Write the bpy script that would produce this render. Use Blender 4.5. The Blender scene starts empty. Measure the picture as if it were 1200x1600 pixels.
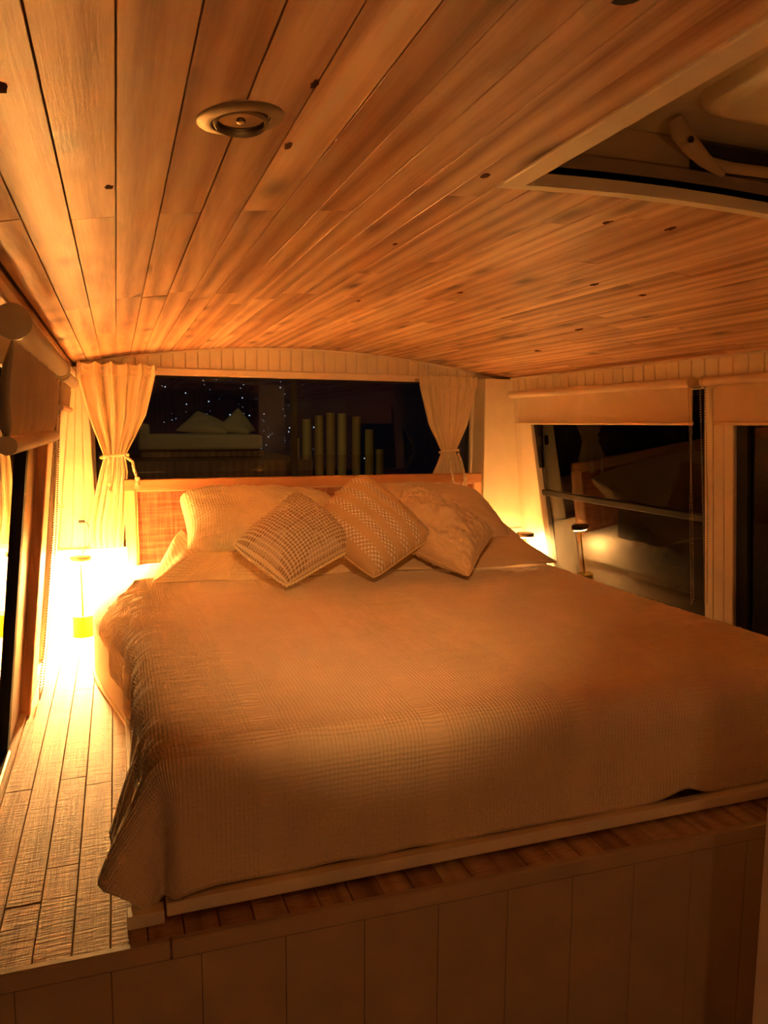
import bpy, bmesh, math, random
from mathutils import Vector, Matrix, noise

random.seed(7)
scene = bpy.context.scene
COL = scene.collection
PI = math.pi

# ------------------------------------------------------------------ camera, world, exposure
H = 0.9                                             # eye height over the raised sleeping floor (z = 0)
RX = (0.94082818, -0.03448485, 0.33712479)          # world axes seen from the lens (right, down, forward)
RY = (-0.33883157, -0.11321341, 0.93401065)
RZ = (0.00595783, -0.99297206, -0.11819892)
cam_d = bpy.data.cameras.new('camera')
cam_d.sensor_fit = 'AUTO'; cam_d.sensor_width = 36.0
cam_d.lens = 1155.0 / 1600.0 * 36.0
cam_d.clip_start = 0.02; cam_d.clip_end = 200
cam = bpy.data.objects.new('camera', cam_d); COL.objects.link(cam)
cam.matrix_world = Matrix(((RX[0], -RX[1], -RX[2], 0.0), (RY[0], -RY[1], -RY[2], 0.0), (RZ[0], -RZ[1], -RZ[2], H), (0, 0, 0, 1)))
scene.camera = cam

world = bpy.data.worlds.new('night'); scene.world = world
world.use_nodes = True
bg = world.node_tree.nodes['Background']
bg.inputs[0].default_value = (0.25, 0.4, 1.0, 1); bg.inputs[1].default_value = 0.0012

scene.view_settings.view_transform = 'Standard'; scene.view_settings.look = 'None'
scene.view_settings.exposure = 0.55; scene.view_settings.gamma = 1.0
scene.view_settings.use_curve_mapping = False
scene.cycles.max_bounces = 14; scene.cycles.diffuse_bounces = 8
scene.cycles.transparent_max_bounces = 16
scene.cycles.sample_clamp_indirect = 60.0
scene.cycles.caustics_reflective = False

WARM = (1.0, 0.535, 0.165)
LAMP_POWER = 770.0          # emission strength of the left table lamp
LAMP_POWER_R = 80.0
# added point fills: one behind the camera, one outside the rear window
def fill_point(name, loc, power, size, color):
    d = bpy.data.lights.new(name, 'POINT'); d.energy = power; d.shadow_soft_size = size; d.color = color
    o = bpy.data.objects.new(name, d); o.location = loc; COL.objects.link(o); return o
# unseen spot added to brighten the bed top; an added fitting goes with it
SPOT_AT = Vector((0.12, 0.20, 1.200)); SPOT_TO = Vector((0.80, 2.75, 0.36))
sd = bpy.data.lights.new('bed_fill_spot', 'SPOT'); sd.energy = 120.0; sd.color = (1.0, 0.45, 0.125); sd.shadow_soft_size = 0.03
sd.spot_size = math.radians(50); sd.spot_blend = 0.9
so_ = bpy.data.objects.new('bed_fill_spot', sd); so_.location = SPOT_AT; COL.objects.link(so_)
so_.rotation_euler = (SPOT_TO - SPOT_AT).to_track_quat('-Z', 'Y').to_euler()
fill_point('cabin_fill', (0.35, -0.9, 0.12), 4.5, 0.08, (1.0, 0.48, 0.16))  # warm fill added behind the camera to lift the bed foot and ceiling
fill_point('outside_fill', (1.0, 4.3, 1.9), 2.6, 0.1, (1.0, 0.75, 0.25))  # unseen fill added to light the things behind the rear glass

# ------------------------------------------------------------------ shape of the bus
def XL(z): return -0.29 + 0.105 * z                 # left side wall leans in towards the roof
def XR(z): return 2.03 - 0.075 * z                  # right side wall
def ARCH(x): return 1.26 - 0.1 * (x - 0.85) ** 2    # roof curve
YB = 3.56                                           # rear wall
CEIL_L, CEIL_R = -0.167, 1.945

# ------------------------------------------------------------------ materials
def new_mat(name):
    m = bpy.data.materials.new(name); m.use_nodes = True
    nt = m.node_tree; b = nt.nodes['Principled BSDF']
    return m, nt, b
def N(nt, t, **kw):
    n = nt.nodes.new(t)
    for k, v in kw.items():
        if k == 'ins':
            for kk, vv in v.items(): n.inputs[kk].default_value = vv
        else: setattr(n, k, v)
    return n
def L(nt, a, b): nt.links.new(a, b)
def ramp(nt, fac, stops):
    r = N(nt, 'ShaderNodeValToRGB'); cr = r.color_ramp
    while len(cr.elements) < len(stops): cr.elements.new(0.5)
    for e, (p, c) in zip(cr.elements, stops):
        e.position = p; e.color = (c[0], c[1], c[2], 1) if len(c) == 3 else c
    L(nt, fac, r.inputs[0]); return r.outputs[0]
def math_n(nt, op, a, b=None):
    n = N(nt, 'ShaderNodeMath', operation=op)
    for i, v in enumerate((a, b)):
        if v is None: continue
        if isinstance(v, (int, float)): n.inputs[i].default_value = v
        else: L(nt, v, n.inputs[i])
    return n.outputs[0]
def mix_c(nt, fac, a, b, mode='MIX'):
    n = N(nt, 'ShaderNodeMix', data_type='RGBA', blend_type=mode)
    for i, v in ((0, fac), (6, a), (7, b)):
        if isinstance(v, (int, float)): n.inputs[i].default_value = v
        elif isinstance(v, tuple): n.inputs[i].default_value = (v[0], v[1], v[2], 1)
        else: L(nt, v, n.inputs[i])
    return n.outputs[2]
def bump(nt, b, h, strength=0.5, dist=0.002):
    n = N(nt, 'ShaderNodeBump', ins={'Strength': strength, 'Distance': dist})
    L(nt, h, n.inputs['Height']); L(nt, n.outputs[0], b.inputs['Normal'])
def coords(nt, scale=(1, 1, 1), rnd=0.0, src='Object'):
    tc = N(nt, 'ShaderNodeTexCoord'); mp = N(nt, 'ShaderNodeMapping', ins={'Scale': scale})
    v = tc.outputs[src]
    if rnd:
        oi = N(nt, 'ShaderNodeObjectInfo'); vm = N(nt, 'ShaderNodeVectorMath', operation='SCALE', ins={0: (rnd, rnd * 1.7, rnd * 0.6)})
        L(nt, oi.outputs['Random'], vm.inputs['Scale'])
        ad = N(nt, 'ShaderNodeVectorMath', operation='ADD'); L(nt, v, ad.inputs[0]); L(nt, vm.outputs[0], ad.inputs[1]); v = ad.outputs[0]
    L(nt, v, mp.inputs[0]); return mp.outputs[0]
def noise_n(nt, vec, scale, detail=4, rough=0.6, dist=0.0):
    n = N(nt, 'ShaderNodeTexNoise', ins={'Scale': scale, 'Detail': detail, 'Roughness': rough, 'Distortion': dist})
    L(nt, vec, n.inputs['Vector']); return n.outputs[0]

def wood(name, dark, mid, light, rough=0.5, knots=True, axis=1, sawn=False, grain=1.0):
    m, nt, b = new_mat(name)
    s = [7.0, 7.0, 7.0]; s[axis] = 0.6
    v = coords(nt, tuple(s), rnd=13.0)
    n1 = noise_n(nt, v, 1.6, 3, 0.55, 1.2)                    # broad figure
    s2 = [170.0, 170.0, 170.0]; s2[axis] = 7.0
    v2 = coords(nt, tuple(s2), rnd=5.0)
    n2 = noise_n(nt, v2, 1.0, 5, 0.7)                         # fine grain
    w = N(nt, 'ShaderNodeTexWave', wave_type='BANDS', bands_direction=('X', 'Y', 'Z')[0 if axis != 0 else 1], ins={'Scale': 0.9, 'Distortion': 9.0, 'Detail': 2.0, 'Detail Scale': 0.6})
    L(nt, v, w.inputs['Vector'])
    f = math_n(nt, 'ADD', math_n(nt, 'MULTIPLY', n1, 0.66), math_n(nt, 'MULTIPLY', w.outputs['Fac'], 0.20))
    f = math_n(nt, 'ADD', f, math_n(nt, 'MULTIPLY', math_n(nt, 'ADD', n2, -0.06), 0.30 * grain))
    c = ramp(nt, f, [(0.33, dark), (0.51, mid), (0.73, light)])
    oi = N(nt, 'ShaderNodeObjectInfo')
    tone = ramp(nt, oi.outputs['Random'], [(0.0, (0.70, 0.60, 0.54)), (0.3, (0.90, 0.82, 0.76)), (0.65, (1.0, 1.0, 1.0)), (1.0, (1.2, 1.26, 1.28))])
    c = mix_c(nt, 1.0, c, tone, 'MULTIPLY')
    if knots:
        s3 = [11.0, 11.0, 0.0]; s3[axis] = 4.2
        v3 = coords(nt, tuple(s3), rnd=7.0)
        vo = N(nt, 'ShaderNodeTexVoronoi', ins={'Scale': 1.0, 'Randomness': 1.0}); L(nt, v3, vo.inputs['Vector'])
        dd = math_n(nt, 'ADD', vo.outputs['Distance'], math_n(nt, 'MULTIPLY', math_n(nt, 'SUBTRACT', n1, 0.5), 0.22))
        sel = N(nt, 'ShaderNodeSeparateColor'); L(nt, vo.outputs['Color'], sel.inputs[0])
        on = math_n(nt, 'GREATER_THAN', sel.outputs[0], 0.5)
        kf = math_n(nt, 'MULTIPLY', ramp(nt, dd, [(0.07, (1, 1, 1)), (0.15, (0.5, 0.5, 0.5)), (0.28, (0, 0, 0))]), on)
        halo = math_n(nt, 'MULTIPLY', ramp(nt, dd, [(0.10, (1, 1, 1)), (0.55, (0, 0, 0))]), on)
        c = mix_c(nt, math_n(nt, 'MULTIPLY', halo, 0.45), c, (dark[0] * 0.8, dark[1] * 0.66, dark[2] * 0.6))
        c = mix_c(nt, math_n(nt, 'MULTIPLY', kf, 0.92), c, (dark[0] * 0.22, dark[1] * 0.15, dark[2] * 0.12))
    L(nt, c, b.inputs['Base Color'])
    b.inputs['Roughness'].default_value = rough
    h = n2
    if sawn:
        s4 = [14.0, 14.0, 14.0]; s4[axis] = 160.0
        n4 = noise_n(nt, coords(nt, tuple(s4), rnd=3.0), 1.0, 3, 0.6)
        h = math_n(nt, 'ADD', math_n(nt, 'MULTIPLY', n4, 1.6), n2)
        bump(nt, b, h, 0.75, 0.0022)
        c2 = mix_c(nt, math_n(nt, 'MULTIPLY', ramp(nt, n4, [(0.36, (1, 1, 1)), (0.5, (0, 0, 0))]), 0.35), c, (dark[0] * 0.6, dark[1] * 0.55, dark[2] * 0.5))
        L(nt, c2, b.inputs['Base Color'])
    else: bump(nt, b, h, 0.35, 0.0012)
    return m

def paint(name, col, rough=0.45, relief=0.15):
    m, nt, b = new_mat(name)
    v = coords(nt, (1, 1, 1))
    n = noise_n(nt, v, 9, 4, 0.6)
    c = ramp(nt, n, [(0.3, tuple(x * 0.9 for x in col)), (0.7, col)])
    L(nt, c, b.inputs['Base Color']); b.inputs['Roughness'].default_value = rough
    bump(nt, b, noise_n(nt, v, 160, 3, 0.5), relief, 0.0008)
    return m

def metal(name, col, rough=0.3, metallic=1.0):
    m, nt, b = new_mat(name)
    n = noise_n(nt, coords(nt), 60, 3, 0.5)
    L(nt, ramp(nt, n, [(0.3, tuple(x * 0.85 for x in col)), (0.7, col)]), b.inputs['Base Color'])
    b.inputs['Metallic'].default_value = metallic; b.inputs['Roughness'].default_value = rough
    return m

def cloth(name, col, weave=900.0, strength=0.25, dist=0.0008):
    m, nt, b = new_mat(name)
    tc = N(nt, 'ShaderNodeTexCoord')
    n = noise_n(nt, tc.outputs['Object'], 6, 4, 0.6)
    c = ramp(nt, n, [(0.3, tuple(x * 0.9 for x in col)), (0.7, col)])
    L(nt, c, b.inputs['Base Color'])
    b.inputs['Roughness'].default_value = 0.9; b.inputs['Sheen Weight'].default_value = 0.25
    b.inputs['Specular IOR Level'].default_value = 0.15
    n2 = noise_n(nt, tc.outputs['Object'], weave, 2, 0.5)
    bump(nt, b, n2, strength, dist)
    return m

def waffle(name, col, cell=0.0085, banded=True, strength=0.8, dist=0.0016):
    """ribbed cotton: UVs carry metres of cloth"""
    m, nt, b = new_mat(name)
    uv = N(nt, 'ShaderNodeUVMap'); sep = N(nt, 'ShaderNodeSeparateXYZ'); L(nt, uv.outputs[0], sep.inputs[0])
    nz = noise_n(nt, uv.outputs[0], 14, 3, 0.5)
    ux = math_n(nt, 'ADD', sep.outputs[0], math_n(nt, 'MULTIPLY', nz, 0.006))
    uy = math_n(nt, 'ADD', sep.outputs[1], math_n(nt, 'MULTIPLY', nz, 0.012))
    sx = math_n(nt, 'SINE', math_n(nt, 'MULTIPLY', ux, 2 * PI / cell))
    sy = math_n(nt, 'SINE', math_n(nt, 'MULTIPLY', uy, 2 * PI / (cell * 1.25)))
    if banded:
        bm_ = math_n(nt, 'SINE', math_n(nt, 'MULTIPLY', sep.outputs[0], 2 * PI / 0.34))
        band = ramp(nt, math_n(nt, 'MULTIPLY_ADD', bm_, 0.5), [(0.0, (0, 0, 0)), (0.02, (0, 0, 0)), (0.06, (1, 1, 1))])
        h = math_n(nt, 'ADD', math_n(nt, 'MULTIPLY', math_n(nt, 'MULTIPLY', math_n(nt, 'ADD', sx, 1.0), band), 0.55), math_n(nt, 'MULTIPLY', sy, 0.4))
    else:
        h = math_n(nt, 'ADD', math_n(nt, 'MULTIPLY', sx, 0.5), math_n(nt, 'MULTIPLY', sy, 0.5))
    h = math_n(nt, 'ADD', h, math_n(nt, 'MULTIPLY', noise_n(nt, uv.outputs[0], 90, 3, 0.6), 1.1))
    c = ramp(nt, noise_n(nt, uv.outputs[0], 5, 4, 0.6), [(0.3, tuple(x * 0.9 for x in col)), (0.7, col)])
    L(nt, c, b.inputs['Base Color'])
    b.inputs['Roughness'].default_value = 0.92; b.inputs['Sheen Weight'].default_value = 0.2
    b.inputs['Specular IOR Level'].default_value = 0.12
    bump(nt, b, h, strength, dist)
    return m

def crochet_mat():
    m, nt, b = new_mat('crochet')
    uv = N(nt, 'ShaderNodeUVMap'); sep = N(nt, 'ShaderNodeSeparateXYZ'); L(nt, uv.outputs[0], sep.inputs[0])
    ax = math_n(nt, 'ABSOLUTE', sep.outputs[0]); ay = math_n(nt, 'ABSOLUTE', sep.outputs[1])
    ring = math_n(nt, 'MAXIMUM', ax, ay)                       # square rounds
    along = math_n(nt, 'MINIMUM', ax, ay)
    a = math_n(nt, 'SINE', math_n(nt, 'MULTIPLY', ring, 2 * PI * 13))
    c_ = math_n(nt, 'SINE', math_n(nt, 'MULTIPLY', along, 2 * PI * 13))
    hole = math_n(nt, 'MULTIPLY', math_n(nt, 'ADD', a, 1.0), math_n(nt, 'ADD', c_, 1.0))
    diag = math_n(nt, 'LESS_THAN', math_n(nt, 'SUBTRACT', ring, along), 0.42)      # lacy star arms
    rows = math_n(nt, 'LESS_THAN', math_n(nt, 'SINE', math_n(nt, 'MULTIPLY', ring, 2 * PI * 2.6)), 0.1)
    lace = math_n(nt, 'MAXIMUM', diag, math_n(nt, 'MAXIMUM', math_n(nt, 'MULTIPLY', rows, 0.85), 0.5))
    hf = math_n(nt, 'MULTIPLY', ramp(nt, hole, [(0.40, (0, 0, 0)), (0.85, (1, 1, 1))]), lace)
    col = mix_c(nt, hf, (0.80, 0.70, 0.56), (0.40, 0.28, 0.17))
    L(nt, col, b.inputs['Base Color']); b.inputs['Roughness'].default_value = 0.95
    b.inputs['Specular IOR Level'].default_value = 0.1
    h = math_n(nt, 'SUBTRACT', math_n(nt, 'MULTIPLY', a, 0.4), math_n(nt, 'MULTIPLY', hf, 1.6))
    bump(nt, b, h, 0.9, 0.003)
    return m

def stripe_mat():
    m, nt, b = new_mat('striped_weave')
    uv = N(nt, 'ShaderNodeUVMap'); sep = N(nt, 'ShaderNodeSeparateXYZ'); L(nt, uv.outputs[0], sep.inputs[0])
    vv = sep.outputs[1]
    band = math_n(nt, 'GREATER_THAN', math_n(nt, 'SINE', math_n(nt, 'MULTIPLY', math_n(nt, 'ADD', vv, 0.03), 2 * PI * 2.5)), 0.0)
    a = math_n(nt, 'SINE', math_n(nt, 'MULTIPLY', sep.outputs[0], 2 * PI * 10)); c_ = math_n(nt, 'SINE', math_n(nt, 'MULTIPLY', vv, 2 * PI * 10))
    dots = ramp(nt, math_n(nt, 'MULTIPLY', a, c_), [(0.0, (0, 0, 0)), (0.25, (1, 1, 1))])
    tuft = math_n(nt, 'MULTIPLY', dots, band)
    base = mix_c(nt, band, (0.62, 0.45, 0.27), (0.55, 0.40, 0.25))
    col = mix_c(nt, tuft, base, (0.93, 0.88, 0.80))
    L(nt, col, b.inputs['Base Color']); b.inputs['Roughness'].default_value = 0.95
    b.inputs['Specular IOR Level'].default_value = 0.1
    tc = N(nt, 'ShaderNodeTexCoord')
    h = math_n(nt, 'ADD', math_n(nt, 'MULTIPLY', tuft, 1.5), math_n(nt, 'MULTIPLY', noise_n(nt, tc.outputs['Object'], 500, 2, 0.5), 0.4))
    bump(nt, b, h, 0.9, 0.003)
    return m

def cane_mat():
    m, nt, b = new_mat('woven_cane')
    tc = N(nt, 'ShaderNodeTexCoord'); sep = N(nt, 'ShaderNodeSeparateXYZ'); L(nt, tc.outputs['Object'], sep.inputs[0])
    sx = math_n(nt, 'SINE', math_n(nt, 'MULTIPLY', sep.outputs[0], 2 * PI / 0.009))
    sz = math_n(nt, 'SINE', math_n(nt, 'MULTIPLY', sep.outputs[2], 2 * PI / 0.009))
    wv = math_n(nt, 'MULTIPLY', sx, sz)
    mp1 = coords(nt, (110, 1, 5)); mp2 = coords(nt, (5, 1, 110))
    st = math_n(nt, 'ADD', noise_n(nt, mp1, 1, 2, 0.6), noise_n(nt, mp2, 1, 2, 0.6))
    f = math_n(nt, 'ADD', math_n(nt, 'MULTIPLY', wv, 0.10), math_n(nt, 'MULTIPLY', st, 0.5))
    c = ramp(nt, f, [(0.3, (0.13, 0.04, 0.02)), (0.5, (0.36, 0.13, 0.065)), (0.72, (0.55, 0.28, 0.15))])
    L(nt, c, b.inputs['Base Color']); b.inputs['Roughness'].default_value = 0.6
    bump(nt, b, math_n(nt, 'ADD', wv, math_n(nt, 'MULTIPLY', st, 1.0)), 0.7, 0.0014)
    return m

def glass_mat():
    m = bpy.data.materials.new('window_glass'); m.use_nodes = True
    nt = m.node_tree; nt.nodes.clear()
    out = N(nt, 'ShaderNodeOutputMaterial'); tr = N(nt, 'ShaderNodeBsdfTransparent', ins={'Color': (0.86, 0.9, 0.92, 1)})
    gl = N(nt, 'ShaderNodeBsdfGlossy', ins={'Roughness': 0.015, 'Color': (1, 1, 1, 1)})
    fr = N(nt, 'ShaderNodeFresnel', ins={'IOR': 1.5}); mx = N(nt, 'ShaderNodeMixShader')
    L(nt, fr.outputs[0], mx.inputs[0]); L(nt, tr.outputs[0], mx.inputs[1]); L(nt, gl.outputs[0], mx.inputs[2]); L(nt, mx.outputs[0], out.inputs[0])
    return m

def emit(name, col, strength):
    m = bpy.data.materials.new(name); m.use_nodes = True
    nt = m.node_tree; nt.nodes.clear()
    out = N(nt, 'ShaderNodeOutputMaterial'); e = N(nt, 'ShaderNodeEmission', ins={'Color': (*col, 1), 'Strength': strength})
    L(nt, e.outputs[0], out.inputs[0]); return m

M = {}
M['ceil'] = wood('acacia_ceiling', (0.30, 0.135, 0.075), (0.64, 0.365, 0.215), (0.90, 0.64, 0.43), 0.42)
M['knot'] = wood('dark_knot', (0.04, 0.016, 0.008), (0.10, 0.04, 0.02), (0.14, 0.06, 0.03), 0.95, knots=False)
M['knot'].node_tree.nodes['Principled BSDF'].inputs['Specular IOR Level'].default_value = 0.05
M['floor'] = wood('sawn_floor', (0.28, 0.17, 0.10), (0.52, 0.34, 0.21), (0.66, 0.47, 0.31), 0.62, knots=False, sawn=True)
M['pine'] = wood('warm_pine', (0.45, 0.22, 0.11), (0.66, 0.37, 0.20), (0.80, 0.50, 0.30), 0.45, knots=False, axis=0)
M['pine_v'] = wood('warm_pine_upright', (0.45, 0.22, 0.11), (0.66, 0.37, 0.20), (0.80, 0.50, 0.30), 0.45, knots=False, axis=2)
M['log'] = wood('bamboo', (0.25, 0.2, 0.08), (0.5, 0.42, 0.16), (0.65, 0.56, 0.25), 0.5, knots=False, axis=2)
M['shelf'] = wood('shelf_wood', (0.45, 0.28, 0.16), (0.70, 0.50, 0.32), (0.80, 0.60, 0.42), 0.45, knots=False, axis=0)
M['white'] = paint('cream_paint', (0.86, 0.78, 0.64))
M['white2'] = paint('cream_boards', (0.90, 0.82, 0.68))
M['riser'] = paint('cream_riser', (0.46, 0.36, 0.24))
M['jamb'] = paint('pale_jamb', (0.92, 0.86, 0.86))
M['backing'] = paint('wall_backing', (0.35, 0.28, 0.2))
M['brownpost'] = wood('brown_post', (0.15, 0.08, 0.045), (0.26, 0.14, 0.08), (0.34, 0.2, 0.12), 0.4, knots=False, axis=2)
M['alu'] = metal('dark_aluminium', (0.014, 0.011, 0.009), 0.75, 0.0)
M['gasket'] = paint('black_rubber', (0.012, 0.011, 0.01), 0.6)
M['plastic'] = paint('cream_plastic', (0.72, 0.64, 0.46), 0.3, 0.05)
M['plastic_d'] = paint('tan_plastic', (0.55, 0.44, 0.27), 0.3, 0.05)
M['brass'] = metal('brass', (0.30, 0.165, 0.008), 0.42)
M['bronze'] = metal('bronze', (0.30, 0.20, 0.09), 0.4)
M['steel'] = metal('brushed_nickel', (0.62, 0.54, 0.42), 0.32)
M['fitting'] = metal('dull_nickel', (0.36, 0.29, 0.20), 0.5)
M['bulb'] = metal('bulb_reflector', (0.3, 0.27, 0.22), 0.12)
M['cord'] = paint('dark_cord', (0.03, 0.025, 0.02), 0.5)
M['rope'] = cloth('cotton_rope', (0.80, 0.70, 0.50), 300, 0.6, 0.002)
M['chain'] = paint('bead_chain', (0.42, 0.33, 0.22))
M['curtain'] = cloth('cream_curtain', (0.80, 0.70, 0.52))
M['blind'] = cloth('blind_fabric', (0.84, 0.72, 0.57))
M['linen'] = cloth('linen', (0.72, 0.55, 0.36), 700, 0.3)
M['sheet'] = cloth('smooth_cotton', (0.72, 0.58, 0.42), 800, 0.2)
M['mattress'] = cloth('mattress_ticking', (0.6, 0.45, 0.3))
M['cover'] = waffle('ribbed_coverlet', (0.84, 0.69, 0.52))
M['pillow_w'] = waffle('waffle_pillowcase', (0.80, 0.68, 0.48), cell=0.011, banded=False, strength=0.9, dist=0.002)
M['pillow_p'] = cloth('plain_pillowcase', (0.74, 0.59, 0.42), 700, 0.3)
M['crochet'] = crochet_mat(); M['stripe'] = stripe_mat(); M['cane'] = cane_mat(); M['glass'] = glass_mat()
M['led'] = emit('led_glow', WARM, LAMP_POWER * 10); M['led_r'] = emit('led_glow_right', WARM, LAMP_POWER_R * 10)
M['dirt'] = paint('dark_ground', (0.02, 0.02, 0.015))
M['spark'] = emit('glint_specks', (0.75, 0.85, 1.0), 0.7); M['spark_t'] = emit('teal_glint', (0.2, 0.9, 0.75), 1.2)  # glowing colours of the added glint specks

# ------------------------------------------------------------------ mesh helpers
def obj(name, verts, faces, mat, parent=None, smooth=False, uvs=None):
    me = bpy.data.meshes.new(name); me.from_pydata([tuple(v) for v in verts], [], faces); me.update()
    if uvs is not None:
        ul = me.uv_layers.new(name='UVMap')
        for lp in me.loops: ul.data[lp.index].uv = uvs[lp.vertex_index]
    if smooth: me.polygons.foreach_set('use_smooth', [True] * len(me.polygons))
    o = bpy.data.objects.new(name, me); COL.objects.link(o)
    if mat: me.materials.append(M[mat])
    if parent: o.parent = parent
    return o
def tag(o, label, cat, group=None):
    o['label'] = label; o['category'] = cat
    if group: o['group'] = group
    return o
def struct(o, label, cat):
    o['kind'] = 'structure'; o['label'] = label; o['category'] = cat; return o
def thing(name, label, cat, loc=(0, 0, 0), group=None):
    o = bpy.data.objects.new(name, None); o.empty_display_size = 0.05; COL.objects.link(o); o.location = loc
    return tag(o, label, cat, group)
HEXF = [(0, 3, 2, 1), (4, 5, 6, 7), (0, 1, 5, 4), (1, 2, 6, 5), (2, 3, 7, 6), (3, 0, 4, 7)]
class MB:
    def __init__(s): s.v = []; s.f = []
    def hexa(s, p):
        o = len(s.v); s.v += [tuple(q) for q in p]; s.f += [tuple(o + i for i in f) for f in HEXF]; return s
    def box(s, a, b):
        (x0, y0, z0), (x1, y1, z1) = a, b
        return s.hexa([(x0, y0, z0), (x1, y0, z0), (x1, y1, z0), (x0, y1, z0), (x0, y0, z1), (x1, y0, z1), (x1, y1, z1), (x0, y1, z1)])
    def tube(s, pts, r, n=8, cap=True):
        pts = [Vector(p) for p in pts]; o = len(s.v); rr = r if isinstance(r, (list, tuple)) else [r] * len(pts)
        up = Vector((0.13, 0.27, 0.95)).normalized()
        for i, p in enumerate(pts):
            d = (pts[min(i + 1, len(pts) - 1)] - pts[max(i - 1, 0)]).normalized()
            if abs(d.dot(up)) > 0.97: up = Vector((0.9, 0.3, 0.1)).normalized()
            a = d.cross(up).normalized(); b = d.cross(a)
            for k in range(n):
                t = 2 * PI * k / n; s.v.append(tuple(p + (a * math.cos(t) + b * math.sin(t)) * rr[i]))
        for i in range(len(pts) - 1):
            for k in range(n):
                k2 = (k + 1) % n; s.f.append((o + i * n + k, o + i * n + k2, o + (i + 1) * n + k2, o + (i + 1) * n + k))
        if cap:
            s.f.append(tuple(o + k for k in range(n - 1, -1, -1))); e = o + (len(pts) - 1) * n; s.f.append(tuple(e + k for k in range(n)))
        return s
    def lathe(s, prof, n=32, c=(0, 0, 0), axis=None):
        """profile of (radius, height) turned round an axis through c"""
        ax = Vector(axis or (0, 0, 1)).normalized()
        a = ax.cross(Vector((0.3, 0.9, 0.1))).normalized(); b = ax.cross(a); c = Vector(c); o = len(s.v)
        for r, h in prof:
            for k in range(n):
                t = 2 * PI * k / n; s.v.append(tuple(c + ax * h + (a * math.cos(t) + b * math.sin(t)) * r))
        for i in range(len(prof) - 1):
            for k in range(n):
                k2 = (k + 1) % n; s.f.append((o + i * n + k, o + i * n + k2, o + (i + 1) * n + k2, o + (i + 1) * n + k))
        s.f.append(tuple(o + k for k in range(n - 1, -1, -1))); e = o + (len(prof) - 1) * n; s.f.append(tuple(e + k for k in range(n)))
        return s
    def ball(s, c, r, n=8):
        return s.lathe([(max(1e-4, r * math.sin(PI * i / n)), -r * math.cos(PI * i / n)) for i in range(n + 1)], n, c)
    def build(s, name, mat, parent=None, smooth=False, bevel=0.0):
        o = obj(name, s.v, s.f, mat, parent, smooth)
        bm = bmesh.new(); bm.from_mesh(o.data); bmesh.ops.recalc_face_normals(bm, faces=bm.faces)
        if bevel: bmesh.ops.bevel(bm, geom=bm.edges[:], offset=bevel, segments=1, affect='EDGES', clamp_overlap=True)
        if smooth:
            for e in bm.edges:
                if len(e.link_faces) == 2 and e.calc_face_angle(0) > 0.7: e.smooth = False
        bm.to_mesh(o.data); bm.free(); return o
def bx(name, a, b, mat, parent=None, bevel=0.0): return MB().box(a, b).build(name, mat, parent, False, bevel)
def left_hex(y0, y1, z0, z1, in_, out):       # slab lying along the leaning left wall; in_ = towards the room
    p = []
    for z in (z0, z1):
        p += [(XL(z) - out, y0, z), (XL(z) + in_, y0, z), (XL(z) + in_, y1, z), (XL(z) - out, y1, z)]
    return p
def right_hex(y0, y1, z0, z1, in_, out):
    p = []
    for z in (z0, z1):
        p += [(XR(z) - in_, y0, z), (XR(z) + out, y0, z), (XR(z) + out, y1, z), (XR(z) - in_, y1, z)]
    return p

# ------------------------------------------------------------------ ceiling of acacia planks
PW = 0.0595
HX0, HX1, HY0, HY1 = 0.538, 1.24, 0.36, 1.012      # roof hatch opening incl. trim
cm = MB()
NXS = 24
def ceil_slab(x0, x1, y0, y1, dz, th):
    n = max(1, int(round((x1 - x0) / 0.09)))
    for i in range(n):
        a = x0 + (x1 - x0) * i / n; b = x0 + (x1 - x0) * (i + 1) / n
        za, zb = ARCH(a) + dz, ARCH(b) + dz
        cm.hexa([(a, y0, za), (b, y0, zb), (b, y1, zb), (a, y1, za), (a, y0, za + th), (b, y0, zb + th), (b, y1, zb + th), (a, y1, za + th)])
YF = -2.6                                           # far end of the cabin behind the photographer
ceil_slab(-0.30, HX0 + 0.03, YF, YB + 0.06, 0.0135, 0.03)
ceil_slab(HX1 - 0.03, 2.06, YF, YB + 0.06, 0.0135, 0.03)
ceil_slab(HX0 + 0.03, HX1 - 0.03, HY1 - 0.02, YB + 0.06, 0.0135, 0.03)
ceil_slab(HX0 + 0.03, HX1 - 0.03, YF, HY0 + 0.02, 0.0135, 0.03)
ceiling = struct(cm.build('ceiling', 'backing'), 'arched ceiling clad in narrow warm timber planks', 'ceiling')
JT = {-3: [1.128], -2: [1.99], -1: [1.152, 2.6], 0: [1.90], 1: [1.155, 1.92], 2: [1.88], 3: [1.16, 2.02], 4: [1.95], 5: [1.17, 2.15]}
def ceil_plank(x0, x1, y0, y1):
    g = 0.0008
    x0 += g; x1 -= g; y0 += 0.0008; y1 -= 0.0008
    dz = random.uniform(-0.0007, 0.0007); c = 0.0005; th = 0.013
    # chamfered long edges
    prof = [(x0, ARCH(x0) + dz + c), (x0 + c, ARCH(x0 + c) + dz), (x1 - c, ARCH(x1 - c) + dz), (x1, ARCH(x1) + dz + c), (x1, ARCH(x1) + dz + th), (x0, ARCH(x0) + dz + th)]
    v = [(x, y0, z) for x, z in prof] + [(x, y1, z) for x, z in prof]
    f = [tuple(range(5, -1, -1)), tuple(range(6, 12))] + [(i, (i + 1) % 6, 6 + (i + 1) % 6, 6 + i) for i in range(6)]
    obj('plank', v, f, 'ceil', ceiling)
k = -3
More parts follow.
